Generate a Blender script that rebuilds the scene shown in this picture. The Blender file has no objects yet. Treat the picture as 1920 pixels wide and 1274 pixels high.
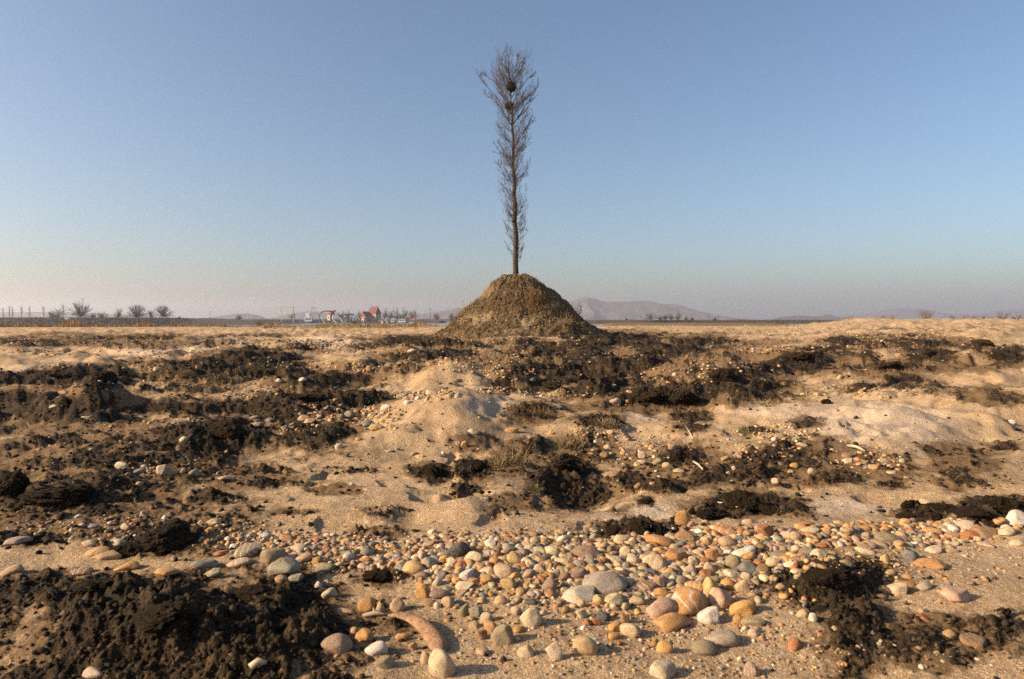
import bpy, bmesh, math, random
import numpy as np
from mathutils import Vector, Matrix
random.seed(7); rng = np.random.default_rng(11)
R = math.radians
sc = bpy.context.scene
# ------------------------------------------------------------------ camera, sky, sun, exposure
CAM_H, FPX, W, HH, PITCH = 0.85, 1280.0, 1920.0, 1274.0, R(1.655)
cam_d = bpy.data.cameras.new('camera'); cam = bpy.data.objects.new('camera', cam_d)
sc.collection.objects.link(cam); sc.camera = cam
cam_d.sensor_width = 36; cam_d.lens = 36 * FPX / W
cam_d.clip_start = 0.05; cam_d.clip_end = 30000
cam.location = (0, 0, CAM_H); cam.rotation_euler = (R(90) - PITCH, 0, 0)
cam_d.dof.use_dof = True; cam_d.dof.focus_distance = 4.5; cam_d.dof.aperture_fstop = 5.6

SUN_EL, SUN_AZ = R(24), math.atan2(-1.0, -0.26)      # azimuth as atan2(x, y): low sun on the left
sdir = Vector((math.sin(SUN_AZ) * math.cos(SUN_EL), math.cos(SUN_AZ) * math.cos(SUN_EL), math.sin(SUN_EL)))
world = bpy.data.worlds.new('World'); sc.world = world; world.use_nodes = True
wn, wl = world.node_tree.nodes, world.node_tree.links
bg = wn['Background']; bg.inputs[1].default_value = 0.082
sky = wn.new('ShaderNodeTexSky'); sky.sky_type = 'NISHITA'; sky.sun_disc = False
sky.sun_elevation = SUN_EL; sky.sun_rotation = SUN_AZ % (2 * math.pi)
sky.air_density = 1.0; sky.dust_density = 2.2; sky.ozone_density = 2.4; sky.altitude = 100
wl.new(sky.outputs[0], bg.inputs[0])
sun_d = bpy.data.lights.new('sun', 'SUN'); sun = bpy.data.objects.new('sun', sun_d); sc.collection.objects.link(sun)
sun_d.energy = 5.0; sun_d.angle = R(0.6); sun_d.color = (1.0, 0.80, 0.56)
sun.rotation_euler = sdir.to_track_quat('Z', 'Y').to_euler(); sun.location = (-30, -5, 30)
sc.view_settings.view_transform = 'Standard'; sc.view_settings.look = 'None'
sc.view_settings.exposure = 0.95; sc.view_settings.gamma = 1.0
HAZE_DENSITY = 0.00028
cy = sc.cycles
cy.max_bounces = 5; cy.diffuse_bounces = 2; cy.glossy_bounces = 2; cy.volume_bounces = 2; cy.sample_clamp_indirect = 0.9; cy.sample_clamp_direct = 12.0; cy.transparent_max_bounces = 8
cy.use_denoising = False

# ------------------------------------------------------------------ projection helpers
CP, SP = math.cos(PITCH), math.sin(PITCH)
def ray(px, py):
    a = (np.asarray(px, float) - W / 2) / FPX; b = -(np.asarray(py, float) - HH / 2) / FPX
    return a, CP + b * SP, -SP + b * CP
def at(px, py, Y):                                    # the point at depth Y seen at a pixel
    a, f, z = ray(px, py); t = Y / f
    return Vector((float(a * t), float(Y), float(CAM_H + z * t)))
def project(X, Y, Z):
    dz = Z - CAM_H
    f = Y * CP - dz * SP; up = Y * SP + dz * CP
    f = np.where(f < 0.05, 0.05, f)
    return W / 2 + FPX * X / f, HH / 2 - FPX * up / f

# ------------------------------------------------------------------ noise
def _hash(ix, iy, s):
    h = (ix.astype(np.int64) * 374761393 + iy.astype(np.int64) * 668265263 + s * 974634777) & 0xffffffff
    h = ((h ^ (h >> 13)) * 1274126177) & 0xffffffff
    return ((h ^ (h >> 16)) & 0xffff) / 65535.0
def vn(x, y, s=0):
    ix = np.floor(x); iy = np.floor(y); fx = x - ix; fy = y - iy
    fx = fx * fx * fx * (fx * (fx * 6 - 15) + 10); fy = fy * fy * fy * (fy * (fy * 6 - 15) + 10)
    a = _hash(ix, iy, s); b = _hash(ix + 1, iy, s); c = _hash(ix, iy + 1, s); d = _hash(ix + 1, iy + 1, s)
    return (a + (b - a) * fx) * (1 - fy) + (c + (d - c) * fx) * fy
def fbm(x, y, o=4, s=0, g=0.5):
    t = 0; a = 1; n = 0
    for k in range(o):
        t = t + a * (vn(x, y, s + k * 17) * 2 - 1); n += a; a *= g
        x, y = (x * 1.62 - y * 1.19) + 3.7, (x * 1.19 + y * 1.62) + 1.3
    return t / n
def sstep(a, b, x):
    t = np.clip((x - a) / (b - a), 0, 1); return t * t * (3 - 2 * t)

# ------------------------------------------------------------------ materials
def mat(name): 
    m = bpy.data.materials.new(name); m.use_nodes = True
    return m, m.node_tree.nodes, m.node_tree.links, m.node_tree.nodes['Principled BSDF']
def mixc(n, l, fac, a, b, mode='MIX'):
    x = n.new('ShaderNodeMix'); x.data_type = 'RGBA'; x.blend_type = mode
    for sock, v in ((x.inputs[0], fac), (x.inputs[6], a), (x.inputs[7], b)):
        if hasattr(v, 'links'): l.new(v, sock)
        else: sock.default_value = v if not isinstance(v, tuple) else (*v, 1)[:4]
    return x.outputs[2]
def noise(n, l, co, scale, detail=4, rough=0.6):
    t = n.new('ShaderNodeTexNoise'); t.inputs['Scale'].default_value = scale
    t.inputs['Detail'].default_value = detail; t.inputs['Roughness'].default_value = rough
    l.new(co, t.inputs['Vector']); return t.outputs[0]
def mth(n, l, op, a, b=0.0, c=0.0, clamp=False):
    x = n.new('ShaderNodeMath'); x.operation = op; x.use_clamp = clamp
    for i, v in enumerate((a, b, c)):
        if hasattr(v, 'links'): l.new(v, x.inputs[i])
        else: x.inputs[i].default_value = v
    return x.outputs[0]
def mrange(n, l, v, a, b, c=0.0, d=1.0):
    x = n.new('ShaderNodeMapRange'); x.inputs[1].default_value = a; x.inputs[2].default_value = b
    x.inputs[3].default_value = c; x.inputs[4].default_value = d; l.new(v, x.inputs[0]); return x.outputs[0]
def attr(n, name):
    a = n.new('ShaderNodeAttribute'); a.attribute_name = name; return a
def bump(n, l, h, strength, dist, prev=None):
    b = n.new('ShaderNodeBump'); b.inputs['Strength'].default_value = strength; b.inputs['Distance'].default_value = dist
    l.new(h, b.inputs['Height'])
    if prev is not None: l.new(prev, b.inputs['Normal'])
    return b.outputs[0]

SAND = (0.435, 0.295, 0.165); SAND2 = (0.34, 0.215, 0.105); SOIL = (0.013, 0.0085, 0.0048); SOIL2 = (0.066, 0.042, 0.021); BROWN = (0.185, 0.11, 0.052)
def ground_material():
    m, n, l, p = mat('sand_and_soil')
    co = n.new('ShaderNodeTexCoord').outputs['Object']
    dirt = attr(n, 'dirt').outputs['Fac']; brown = attr(n, 'brown').outputs['Fac']; pale = attr(n, 'pale').outputs['Fac']
    big = noise(n, l, co, 1.3, 5); mid = noise(n, l, co, 9, 6, 0.65); fine = noise(n, l, co, 60, 5, 0.7)
    v = n.new('ShaderNodeTexVoronoi'); v.inputs['Scale'].default_value = 260; l.new(co, v.inputs['Vector'])
    v2 = n.new('ShaderNodeTexVoronoi'); v2.inputs['Scale'].default_value = 95; l.new(co, v2.inputs['Vector'])
    sand = mixc(n, l, mrange(n, l, big, 0.35, 0.68), SAND, SAND2)
    sand = mixc(n, l, mrange(n, l, mid, 0.45, 0.75, 0, 0.45), sand, (0.29, 0.18, 0.095))
    sand = mixc(n, l, pale, sand, (0.50, 0.37, 0.255))
    sep = n.new('ShaderNodeSeparateColor'); l.new(v.outputs['Color'], sep.inputs[0])
    sand = mixc(n, l, mrange(n, l, sep.outputs[0], 0.80, 0.84, 0, 0.75), sand, (0.62, 0.50, 0.36))     # pale grains
    sand = mixc(n, l, mrange(n, l, sep.outputs[1], 0.84, 0.88, 0, 0.75), sand, (0.15, 0.09, 0.05))     # dark grains
    sep2 = n.new('ShaderNodeSeparateColor'); l.new(v2.outputs['Color'], sep2.inputs[0])
    sand = mixc(n, l, mrange(n, l, sep2.outputs[0], 0.90, 0.92, 0, 0.6), sand, (0.40, 0.22, 0.10))
    bf = mth(n, l, 'ADD', brown, mth(n, l, 'MULTIPLY', mth(n, l, 'SUBTRACT', mid, 0.5), 1.6))
    sand = mixc(n, l, mrange(n, l, bf, 0.22, 0.66, 0, 0.9), sand, mixc(n, l, fine, BROWN, (0.095, 0.057, 0.027)))
    soil = mixc(n, l, mrange(n, l, fine, 0.42, 0.68), SOIL, SOIL2)
    soil = mixc(n, l, mrange(n, l, mid, 0.50, 0.70, 0, 0.75), soil, (0.105, 0.066, 0.033))
    df = mth(n, l, 'ADD', dirt, mth(n, l, 'MULTIPLY', mth(n, l, 'SUBTRACT', fine, 0.5), 0.9))
    df = mth(n, l, 'ADD', df, mth(n, l, 'MULTIPLY', mth(n, l, 'SUBTRACT', mid, 0.5), 0.5))
    l.new(mixc(n, l, mrange(n, l, df, 0.42, 0.60), sand, soil), p.inputs['Base Color'])
    p.inputs['Roughness'].default_value = 0.95; p.inputs['Specular IOR Level'].default_value = 0.12
    b1 = bump(n, l, mid, 0.55, 0.03)
    b2 = bump(n, l, fine, 0.9, 0.012, b1)
    v3 = n.new('ShaderNodeTexVoronoi'); v3.inputs['Scale'].default_value = 38; v3.feature = 'SMOOTH_F1'; l.new(co, v3.inputs['Vector'])
    b2 = bump(n, l, mth(n, l, 'MULTIPLY', v3.outputs['Distance'], mrange(n, l, df, 0.4, 0.6)), 0.4, 0.02, b2)
    b3 = bump(n, l, v.outputs['Distance'], 0.6, 0.003, b2)
    l.new(b3, p.inputs['Normal'])
    return m
def stone_material(per_object):
    m, n, l, p = mat('river_stone' if per_object else 'small_river_stones')
    co = n.new('ShaderNodeTexCoord').outputs['Object']
    if per_object:
        oi = n.new('ShaderNodeObjectInfo'); col = oi.outputs['Color']
        ad = n.new('ShaderNodeVectorMath'); ad.operation = 'ADD'; l.new(co, ad.inputs[0])
        cx = n.new('ShaderNodeCombineXYZ'); l.new(mth(n, l, 'MULTIPLY', oi.outputs['Random'], 40.0), cx.inputs[0]); l.new(mth(n, l, 'MULTIPLY', oi.outputs['Random'], 91.0), cx.inputs[1])
        l.new(cx.outputs[0], ad.inputs[1]); co = ad.outputs[0]; s = 1.0
    else:
        col = attr(n, 'col').outputs['Color']; s = 30.0
    a = noise(n, l, co, 1.6 * s, 4); b = noise(n, l, co, 7 * s, 6, 0.7); c = noise(n, l, co, 30 * s, 3, 0.7)
    dk = mixc(n, l, 1.0, col, (0.55, 0.47, 0.40), 'MULTIPLY')
    x = mixc(n, l, mrange(n, l, a, 0.40, 0.68, 0, 0.8), col, dk)
    x = mixc(n, l, mrange(n, l, b, 0.46, 0.72, 0, 0.75 if per_object else 0.45), x, (0.45, 0.32, 0.18))
    x = mixc(n, l, mrange(n, l, b, 0.46, 0.28, 0, 0.6), x, dk)
    x = mixc(n, l, mrange(n, l, c, 0.60, 0.72, 0, 0.55), x, mixc(n, l, 1.0, col, (0.35, 0.30, 0.26), 'MULTIPLY'))
    if per_object:
        wv = n.new('ShaderNodeTexWave'); wv.inputs['Scale'].default_value = 0.7; wv.inputs['Distortion'].default_value = 6; wv.inputs['Detail'].default_value = 3
        l.new(co, wv.inputs['Vector'])
        pick = mrange(n, l, oi.outputs['Random'], 0.90, 0.92)
        x = mixc(n, l, mth(n, l, 'MULTIPLY', mrange(n, l, wv.outputs['Fac'], 0.80, 0.97), mth(n, l, 'MULTIPLY', pick, 0.6)), x, (0.62, 0.54, 0.44))
    l.new(x, p.inputs['Base Color'])
    l.new(mrange(n, l, b, 0.3, 0.7, 0.62, 0.88), p.inputs['Roughness'])
    p.inputs['Specular IOR Level'].default_value = 0.25
    b1 = bump(n, l, b, 0.45, 0.06 if per_object else 0.002); b2 = bump(n, l, c, 0.35, 0.02 if per_object else 0.001, b1)
    l.new(b2, p.inputs['Normal'])
    return m
def soil_material():
    m, n, l, p = mat('dark_soil')
    co = n.new('ShaderNodeTexCoord').outputs['Generated']
    a = noise(n, l, co, 4, 5); b = noise(n, l, co, 22, 6, 0.7)
    x = mixc(n, l, mrange(n, l, b, 0.40, 0.68), SOIL, SOIL2); x = mixc(n, l, mrange(n, l, a, 0.5, 0.72, 0, 0.7), x, (0.09, 0.057, 0.029))
    l.new(x, p.inputs['Base Color']); p.inputs['Roughness'].default_value = 0.95; p.inputs['Specular IOR Level'].default_value = 0.1
    l.new(bump(n, l, b, 0.9, 0.05), p.inputs['Normal']); return m
def mound_material():
    m, n, l, p = mat('mound_earth')
    co = n.new('ShaderNodeTexCoord').outputs['Object']
    a = noise(n, l, co, 0.9, 5, 0.65); b = noise(n, l, co, 6, 6, 0.7); c = noise(n, l, co, 26, 4, 0.7)
    pale = attr(n, 'pale').outputs['Fac']
    x = mixc(n, l, mrange(n, l, a, 0.42, 0.62), (0.115, 0.072, 0.036), (0.20, 0.135, 0.072))
    x = mixc(n, l, mrange(n, l, b, 0.46, 0.62), x, (0.05, 0.033, 0.018))
    x = mixc(n, l, mrange(n, l, c, 0.60, 0.70, 0, 0.7), x, (0.36, 0.28, 0.19))
    x = mixc(n, l, mrange(n, l, mth(n, l, 'ADD', pale, mth(n, l, 'SUBTRACT', b, 0.5)), 0.5, 0.8), x, (0.30, 0.21, 0.12))
    l.new(x, p.inputs['Base Color']); p.inputs['Roughness'].default_value = 0.95; p.inputs['Specular IOR Level'].default_value = 0.1
    l.new(bump(n, l, c, 0.8, 0.06, bump(n, l, b, 0.8, 0.2)), p.inputs['Normal']); return m
def plain(name, col, rough=0.85, vary=0.35, scale=6.0, metal=0.0, spec=0.2):
    m, n, l, p = mat(name)
    co = n.new('ShaderNodeTexCoord').outputs['Object']
    t = noise(n, l, co, scale, 5)
    l.new(mixc(n, l, mrange(n, l, t, 0.35, 0.7), col, tuple(c * (1 - vary) for c in col)), p.inputs['Base Color'])
    p.inputs['Roughness'].default_value = rough; p.inputs['Metallic'].default_value = metal; p.inputs['Specular IOR Level'].default_value = spec
    return m
def blade_material(name):
    m, n, l, p = mat(name)
    l.new(attr(n, 'col').outputs['Color'], p.inputs['Base Color']); p.inputs['Roughness'].default_value = 0.8; p.inputs['Specular IOR Level'].default_value = 0.15
    return m
M_GROUND = ground_material(); M_STONE = stone_material(True); M_PEB = stone_material(False); M_SOIL = soil_material(); M_MOUND = mound_material()
M_BLADE = blade_material('dry_grass_blades')
M_BARK = plain('poplar_bark', (0.075, 0.054, 0.036), 0.9, 0.55, 9)
M_TWIG = plain('poplar_twigs', (0.070, 0.050, 0.036), 0.9, 0.3, 3)
M_FARBARK = plain('far_bark', (0.065, 0.048, 0.036), 0.9, 0.3, 1)
M_NEST = plain('nest_sticks', (0.035, 0.026, 0.017), 0.95, 0.5, 20)
M_SHRUB = plain('shrub_twigs', (0.11, 0.065, 0.04), 0.9, 0.3, 4)

# ------------------------------------------------------------------ object helpers
COL = sc.collection
def setp(o, label=None, cat=None, group=None, kind=None):
    if label: o['label'] = label
    if cat: o['category'] = cat
    if group: o['group'] = group
    if kind: o['kind'] = kind
    return o
def link(name, me, m=None, parent=None):
    if m is not None and not me.materials: me.materials.append(m)
    o = bpy.data.objects.new(name, me); COL.objects.link(o)
    if parent is not None: o.parent = parent
    return o
def empty(name, loc, rz=0.0):
    o = bpy.data.objects.new(name, None); COL.objects.link(o); o.location = loc; o.rotation_euler = (0, 0, rz); return o
def mesh_np(name, V, F, smooth=True, attrs=None):
    me = bpy.data.meshes.new(name); V = np.asarray(V, np.float32); F = np.asarray(F, np.int32); k = F.shape[1]
    me.vertices.add(len(V)); me.vertices.foreach_set('co', V.ravel())
    me.loops.add(F.size); me.loops.foreach_set('vertex_index', F.ravel())
    me.polygons.add(len(F)); me.polygons.foreach_set('loop_start', np.arange(0, F.size, k, dtype=np.int32))
    try: me.polygons.foreach_set('loop_total', np.full(len(F), k, np.int32))
    except Exception: pass
    me.polygons.foreach_set('use_smooth', np.full(len(F), smooth, bool))
    for a, v in (attrs or {}).items():
        v = np.asarray(v, np.float32)
        if v.ndim == 1: at_ = me.attributes.new(a, 'FLOAT', 'POINT'); at_.data.foreach_set('value', v)
        else:
            at_ = me.attributes.new(a, 'FLOAT_COLOR', 'POINT')
            at_.data.foreach_set('color', np.concatenate([v, np.ones((len(v), 1), np.float32)], 1).ravel())
    me.update(calc_edges=True); me.validate(); return me
def mesh_py(name, V, F, smooth=False):
    me = bpy.data.meshes.new(name); me.from_pydata([tuple(v) for v in V], [], F); me.update()
    me.polygons.foreach_set('use_smooth', np.full(len(F), smooth, bool)); return me

class MB:                                              # boxes, gables and tubes gathered into one mesh
    def __init__(s): s.v = []; s.f = []
    def add(s, V, F):
        k = len(s.v); s.v += [tuple(v) for v in V]; s.f += [tuple(i + k for i in f) for f in F]; return s
    def box(s, x0, x1, y0, y1, z0, z1):
        return s.add([(x0,y0,z0),(x1,y0,z0),(x1,y1,z0),(x0,y1,z0),(x0,y0,z1),(x1,y0,z1),(x1,y1,z1),(x0,y1,z1)],
                     [(0,3,2,1),(4,5,6,7),(0,1,5,4),(1,2,6,5),(2,3,7,6),(3,0,4,7)])
    def prism(s, pts, y0, y1):                         # x-z outline pushed from y0 to y1
        n = len(pts)
        return s.add([(x, y0, z) for x, z in pts] + [(x, y1, z) for x, z in pts],
                     [tuple(range(n)), tuple(range(2 * n - 1, n - 1, -1))] + [((i + 1) % n, i, n + i, n + (i + 1) % n) for i in range(n)])
    def tube(s, pts, rad, n=5):
        pts = [Vector(p) for p in pts]; V = []; F = []
        for i, p in enumerate(pts):
            d = (pts[min(i + 1, len(pts) - 1)] - pts[max(i - 1, 0)])
            if d.length < 1e-9: d = Vector((0, 0, 1))
            d.normalize(); a = d.cross(Vector((0.31, 0.95, 0.07))); 
            if a.length < 1e-3: a = d.cross(Vector((1, 0, 0)))
            a.normalize(); b = d.cross(a)
            r = rad[i] if isinstance(rad, (list, tuple)) else rad
            for k in range(n):
                t = 2 * math.pi * k / n; V.append(p + a * (math.cos(t) * r) + b * (math.sin(t) * r))
        for i in range(len(pts) - 1):
            for k in range(n):
                F.append((i * n + k, i * n + (k + 1) % n, (i + 1) * n + (k + 1) % n, (i + 1) * n + k))
        F.append(tuple(range(n - 1, -1, -1))); F.append(tuple(range((len(pts) - 1) * n, len(pts) * n)))
        return s.add(V, F)
    def build(s, name, m, parent=None, smooth=False): return link(name, mesh_py(name, s.v, s.f, smooth), m, parent)

# ------------------------------------------------------------------ ground layout (patches read off the photograph, then laid on the ground)
# dark soil, and one shadowy streak painted in as soil: centre x, centre y, half width, half height (photo pixels), strength
DIRT = [(60,708,60,8,1),(180,708,75,16,1.1),(80,762,110,24,1.1),(380,692,85,24,.95),(470,668,75,18,1),(560,652,45,8,.8),(345,762,110,11,1),
 (540,765,110,15,1.05),(590,752,90,20,1.1),(685,742,60,7,1),(530,692,60,16,.95),(630,706,55,13,.95),(800,638,75,7,1),(800,665,80,8,1),(700,648,60,5,.7),
 (1035,723,35,9,1.1),(940,721,11,5,1),(1115,690,62,28,1.1),(1120,725,48,16,1.1),(1170,637,80,12,1),(1205,678,42,16,1.1),(1260,657,55,11,1.05),(1050,655,85,16,.78),
 (1020,690,60,12,.7),(1330,640,60,8,.8),(1245,743,80,14,1.15),(1358,704,28,14,1.1),(1400,726,75,14,.95),(1495,677,55,17,1.2),(1420,692,50,9,.8),(1585,638,42,8,1),(1710,642,90,10,.72),
 (1745,664,40,11,1.1),(1810,670,38,4,.9),(1820,649,42,5,.9),(1890,664,45,12,1),(1675,687,44,7,.95),(1695,708,36,10,.75),(1890,746,34,9,.7),(1612,726,26,8,.8),
 (92,824,45,8,.95),(410,818,78,30,1.15),(185,862,65,13,1),(290,860,30,10,1),(90,925,80,26,1.15),(10,905,30,36,1.15),(300,910,42,7,.85),(385,932,52,8,.95),(497,907,32,8,1),  # thin streak below the left heap: shadow put into the soil colour
 (600,812,55,26,1.1),(808,881,27,12,1.1),(890,876,32,15,1),(1060,892,52,36,1.0),(1100,926,62,20,1.1),(1115,786,34,9,1),(1000,770,36,16,.75),(1180,897,32,16,1),(1242,906,48,13,.95),
 (1275,856,26,14,.9),(1295,780,28,9,.9),(1425,805,28,7,.85),(1510,795,28,8,1),(1425,872,50,26,.75),(1580,896,58,13,.9),(1890,832,28,7,.75),(1395,944,78,18,1.15),(1210,938,14,7,.9),
 (1760,955,60,10,.8),(1880,955,62,20,1.1),(1200,992,60,12,.95),(300,1010,78,24,1.1),(190,955,42,10,1),(330,1160,250,74,1.05),(150,1110,170,30,1),(480,1200,130,70,1.05),(520,1110,90,36,.9),
 (250,1260,200,26,.95),(710,1080,38,15,1.05),(650,1062,40,12,.7),(1545,1090,105,34,1.15),(1612,1175,48,56,1.0),(1712,1195,75,30,.78),(1880,1172,55,32,.62),(60,1012,70,10,.62),
 (60,640,120,5,.62),(250,632,90,4,.62),(500,628,60,3,.7),(330,725,90,14,.55),(980,640,60,8,.75),(880,648,50,5,.7),(1560,655,60,7,.7),(1620,665,40,8,.7),(1480,855,70,22,.62),(1340,890,60,14,.7),(1660,905,60,10,.6),(1820,900,70,14,.5),(1330,715,60,14,.7),(1180,715,50,12,.7),(960,730,40,5,.6),(1290,800,30,8,.6),(330,880,60,12,.62),(230,830,50,10,.55),(1000,835,30,14,.7),(1120,850,40,14,.6),(640,880,60,5,.45),(430,880,50,6,.6),(1700,720,50,8,.6),(1780,735,60,7,.5),(1450,745,60,9,.75),(60,870,60,12,.7),(180,900,80,12,.75),(560,905,30,6,.6),(880,915,30,7,.6),(720,960,40,8,.5)]
BROWN_P = [(960,860,80,40),(1100,835,90,35),(1800,875,120,38),(1450,860,90,40),(1000,775,70,30),(380,715,120,30),(1330,740,120,30),(1640,690,120,25),(1250,690,150,40),(620,918,58,14),
 (930,958,26,12),(1280,860,150,50),(250,930,200,60),(150,880,150,40),(700,1000,90,16),(1750,1190,150,60),(1000,670,160,30),(700,690,120,16),(1700,640,160,18),(560,960,60,10),(980,940,60,20),(420,890,160,25),(900,830,60,20),
 (200,640,260,14),(1200,640,160,20),(1850,740,80,20),(350,1000,200,40),(1520,840,120,25),(110,850,240,120),(230,975,280,60),(1350,870,180,40),(1580,880,150,30),(1160,760,160,20),(430,760,220,20),(1450,690,200,30),(1800,690,140,16),(1300,690,300,60),(1560,870,260,40),(1050,700,180,40),(560,720,160,30)]
PALE_P = [(1640,795,150,42),(1430,765,70,14),(1350,690,70,14),(620,642,70,12),(330,655,130,16),(100,690,120,12),(940,705,60,14),(930,760,60,20),(1240,960,100,20),(1580,950,120,16),(1200,780,40,10),(400,640,60,8)]
# sand swells: x, y, half width, half height, metres
SWELL = [(850,790,150,48,.20),(185,762,90,24,.20),(1640,806,170,40,.16),(820,708,140,16,.24),(1350,697,120,16,.28),(1490,670,80,10,.24),(400,650,120,10,.16),(620,645,60,8,.28),(530,660,40,8,.2),
 (330,650,50,6,.2),(1115,640,30,9,.30),(1080,900,90,40,-.10),(1110,928,60,20,-.05),(770,964,48,17,-.045),(895,923,28,7,-.03),(620,919,55,9,-.02),(1700,700,60,9,.12),(1120,800,120,22,.04),(1850,640,50,8,.25),
 (1560,640,60,5,.2),(1450,640,60,6,.22),(1280,640,70,7,.18),(1000,640,60,6,.15),(1150,1050,420,60,.035),(1480,1000,240,30,.03),(300,1190,260,70,.09),(1550,1090,90,40,.06),(480,1040,140,30,.02),(880,950,40,20,.03),(760,668,110,7,.12),(250,690,120,9,.10)]

def far_profile(X, Y):
    r = np.hypot(X, Y); u = W / 2 + FPX * X / np.maximum(Y, 0.1)
    u = np.where(Y <= 0.1, np.where(X > 0, 3000, -1000), u)
    wr = sstep(1440, 1620, u); wm = sstep(1080, 1150, u) * (1 - wr); wl_ = 1 - wr - wm
    left = -3.2 * sstep(100, 130, r); mid = -3.2 * sstep(200, 250, r); right = 0.78 * sstep(22, 66, r) - 0.5 * sstep(72, 110, r) - 3.4 * sstep(110, 170, r)
    z = wl_ * left + wm * mid + wr * right
    return z + 3.1 * sstep(1000, 1150, r)
def height0(X, Y):
    u, v = project(X, Y, np.zeros_like(X)); r = np.hypot(X, Y)
    z = far_profile(X, Y)
    for (cx, cyy, rx, ry, h) in SWELL:
        d = ((u - cx) / rx) ** 2 + ((v - cyy) / ry) ** 2
        z = z + h * np.exp(-1.3 * d)
    near = sstep(3.0, 9.0, r) * (1 - sstep(60, 100, r))
    z = z + near * 0.10 * (np.abs(fbm(X * 0.45 + 7, Y * 0.62, 3, 13)) * 2 - .5) + near * 0.16 * fbm(X * 0.22, Y * 0.30, 3, 3) + near * 0.17 * fbm(X * 0.7, Y * 1.0, 3, 9)
    z = z + near * 0.09 * (np.abs(fbm(X * 1.2 + 5, Y * 1.5, 4, 45)) * 2 - .4)
    g = 1 - sstep(40, 90, r)
    z = z + g * (0.028 + 0.06 * sstep(3, 6, r)) * fbm(X * 1.9, Y * 1.9, 4, 21)
    return z
def masks(X, Y, z0):
    u, v = project(X, Y, z0); r = np.hypot(X, Y)
    lu, lv = np.arctan2(X, np.maximum(Y, .05)), np.log(np.maximum(r, .1))
    w1 = fbm(lu * 13, lv * 9, 6, 31, 0.66); w2 = fbm(lu * 14 + 50, lv * 6, 5, 37, 0.62); w3 = fbm(lu * 60, lv * 40, 4, 41, 0.65)
    D = np.zeros_like(X); HEAP = np.zeros_like(X); B = np.zeros_like(X); P = np.zeros_like(X)
    inview = (Y > 0.5) & (r < 95)
    for (cx, cyy, rx, ry, s) in DIRT:
        sel = inview & (np.abs(u - cx) < rx * 2.9) & (np.abs(v - cyy) < ry * 3.0)
        if not sel.any(): continue
        d = 0.86 * np.sqrt(((u[sel] - cx) / rx) ** 2 + ((v[sel] - cyy - 0.22 * ry) / ry) ** 2) + 0.95 * w1[sel]
        k = s * sstep(1.5, 0.45, d); D[sel] = np.maximum(D[sel], k)
        rr = FPX * CAM_H / max(cyy - 600, 12); hh = min(0.42 * ry * rr / FPX, 0.30)
        if cyy > 1050: hh *= 0.75
        B[sel] = np.maximum(B[sel], 0.85 * min(s, 1) * sstep(2.0, 0.9, d))
        HEAP[sel] = np.maximum(HEAP[sel], hh * min(s, 1) * sstep(1.15, 0.2, d))
    for L_, T in ((BROWN_P, B), (PALE_P, P)):
        for (cx, cyy, rx, ry) in L_:
            d = np.sqrt(((u - cx) / rx) ** 2 + ((v - cyy) / ry) ** 2) + 0.8 * w2
            np.maximum(T, np.where(inview, sstep(1.3, 0.4, d), 0), out=T)
    D = np.where(inview, np.clip(D + 0.55 * w3 * (D > 0.02), 0, 1.2), 0)
    D = np.maximum(D, np.where(inview, 0.85 * sstep(0.10, 0.42, w3) * sstep(0.25, 0.85, B), 0))
    far = (r > 95); D = np.where(far, np.maximum(D, 0.0), D); B = np.where(far, 0.75, B)
    return D, HEAP, B, P
def ground_eval(X, Y):
    z0 = height0(X, Y); D, HP, B, P = masks(X, Y, z0); r = np.hypot(X, Y)
    k = np.clip(np.sqrt(r / 3.0), 0.8, 3.2)                                      # clods grow with what the lens resolves
    lump = np.abs(fbm(X * 6 / k, Y * 6 / k, 6, 51, 0.62)); lump2 = fbm(X * 24 / k, Y * 24 / k, 5, 61, 0.7)
    rough = np.clip(D * 1.4, 0, 1)
    z = z0 + HP * (0.55 + 1.2 * lump) + rough * k * (0.028 * (lump * 2 - 0.3) + 0.016 * lump2)
    g = 1 - sstep(50, 95, r)
    z = z + g * (0.0045 * fbm(X * 18, Y * 18, 4, 71, 0.6) + B * 0.012 * fbm(X * 22, Y * 22, 3, 81) * k)
    # trodden pits in the sand
    pit = sstep(0.64, 0.90, vn(X * 4.6 + 1.2 * vn(X * 9, Y * 9, 5), Y * 4.6, 91)) * (1 - rough) * sstep(2.4, 3.2, Y) * (1 - sstep(6, 12, r))
    z = z - 0.030 * pit
    return z, D, B, P
dense = np.radians(np.linspace(-42, 42, 780)); rest = np.radians(np.linspace(42, 318, 111))[1:-1]
TH = np.concatenate([dense, rest]); NT = len(TH)
RR = np.concatenate([[0.15, 0.45, 0.75], np.geomspace(1.0, 1.35, 16)[:-1], np.geomspace(1.35, 4.5, 300)[:-1], np.geomspace(4.5, 95, 270), np.geomspace(95, 4500, 70)[1:]]); NR = len(RR)
GX = RR[:, None] * np.sin(TH)[None]; GY = RR[:, None] * np.cos(TH)[None]
GZ, GD, GB, GP = ground_eval(GX, GY)
idx = np.arange(NR * NT).reshape(NR, NT); nxt = np.roll(idx, -1, 1)
F = np.stack([idx[:-1], idx[1:], nxt[1:], nxt[:-1]], -1).reshape(-1, 4)[:, ::-1]
V = np.stack([GX, GY, GZ], -1).reshape(-1, 3)
c0 = len(V); V = np.concatenate([V, [[0, 0, float(GZ[0].mean())]]])
F = np.concatenate([F, np.array([(idx[0, i], nxt[0, i], c0, c0) for i in range(0)], np.int64).reshape(-1, 4)]) if False else F
ap = lambda a: np.append(a.ravel(), 0)
ground = link('ground', mesh_np('ground', V[:-1], F, True, {'dirt': GD.ravel(), 'brown': GB.ravel(), 'pale': GP.ravel()}), M_GROUND)
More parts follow.
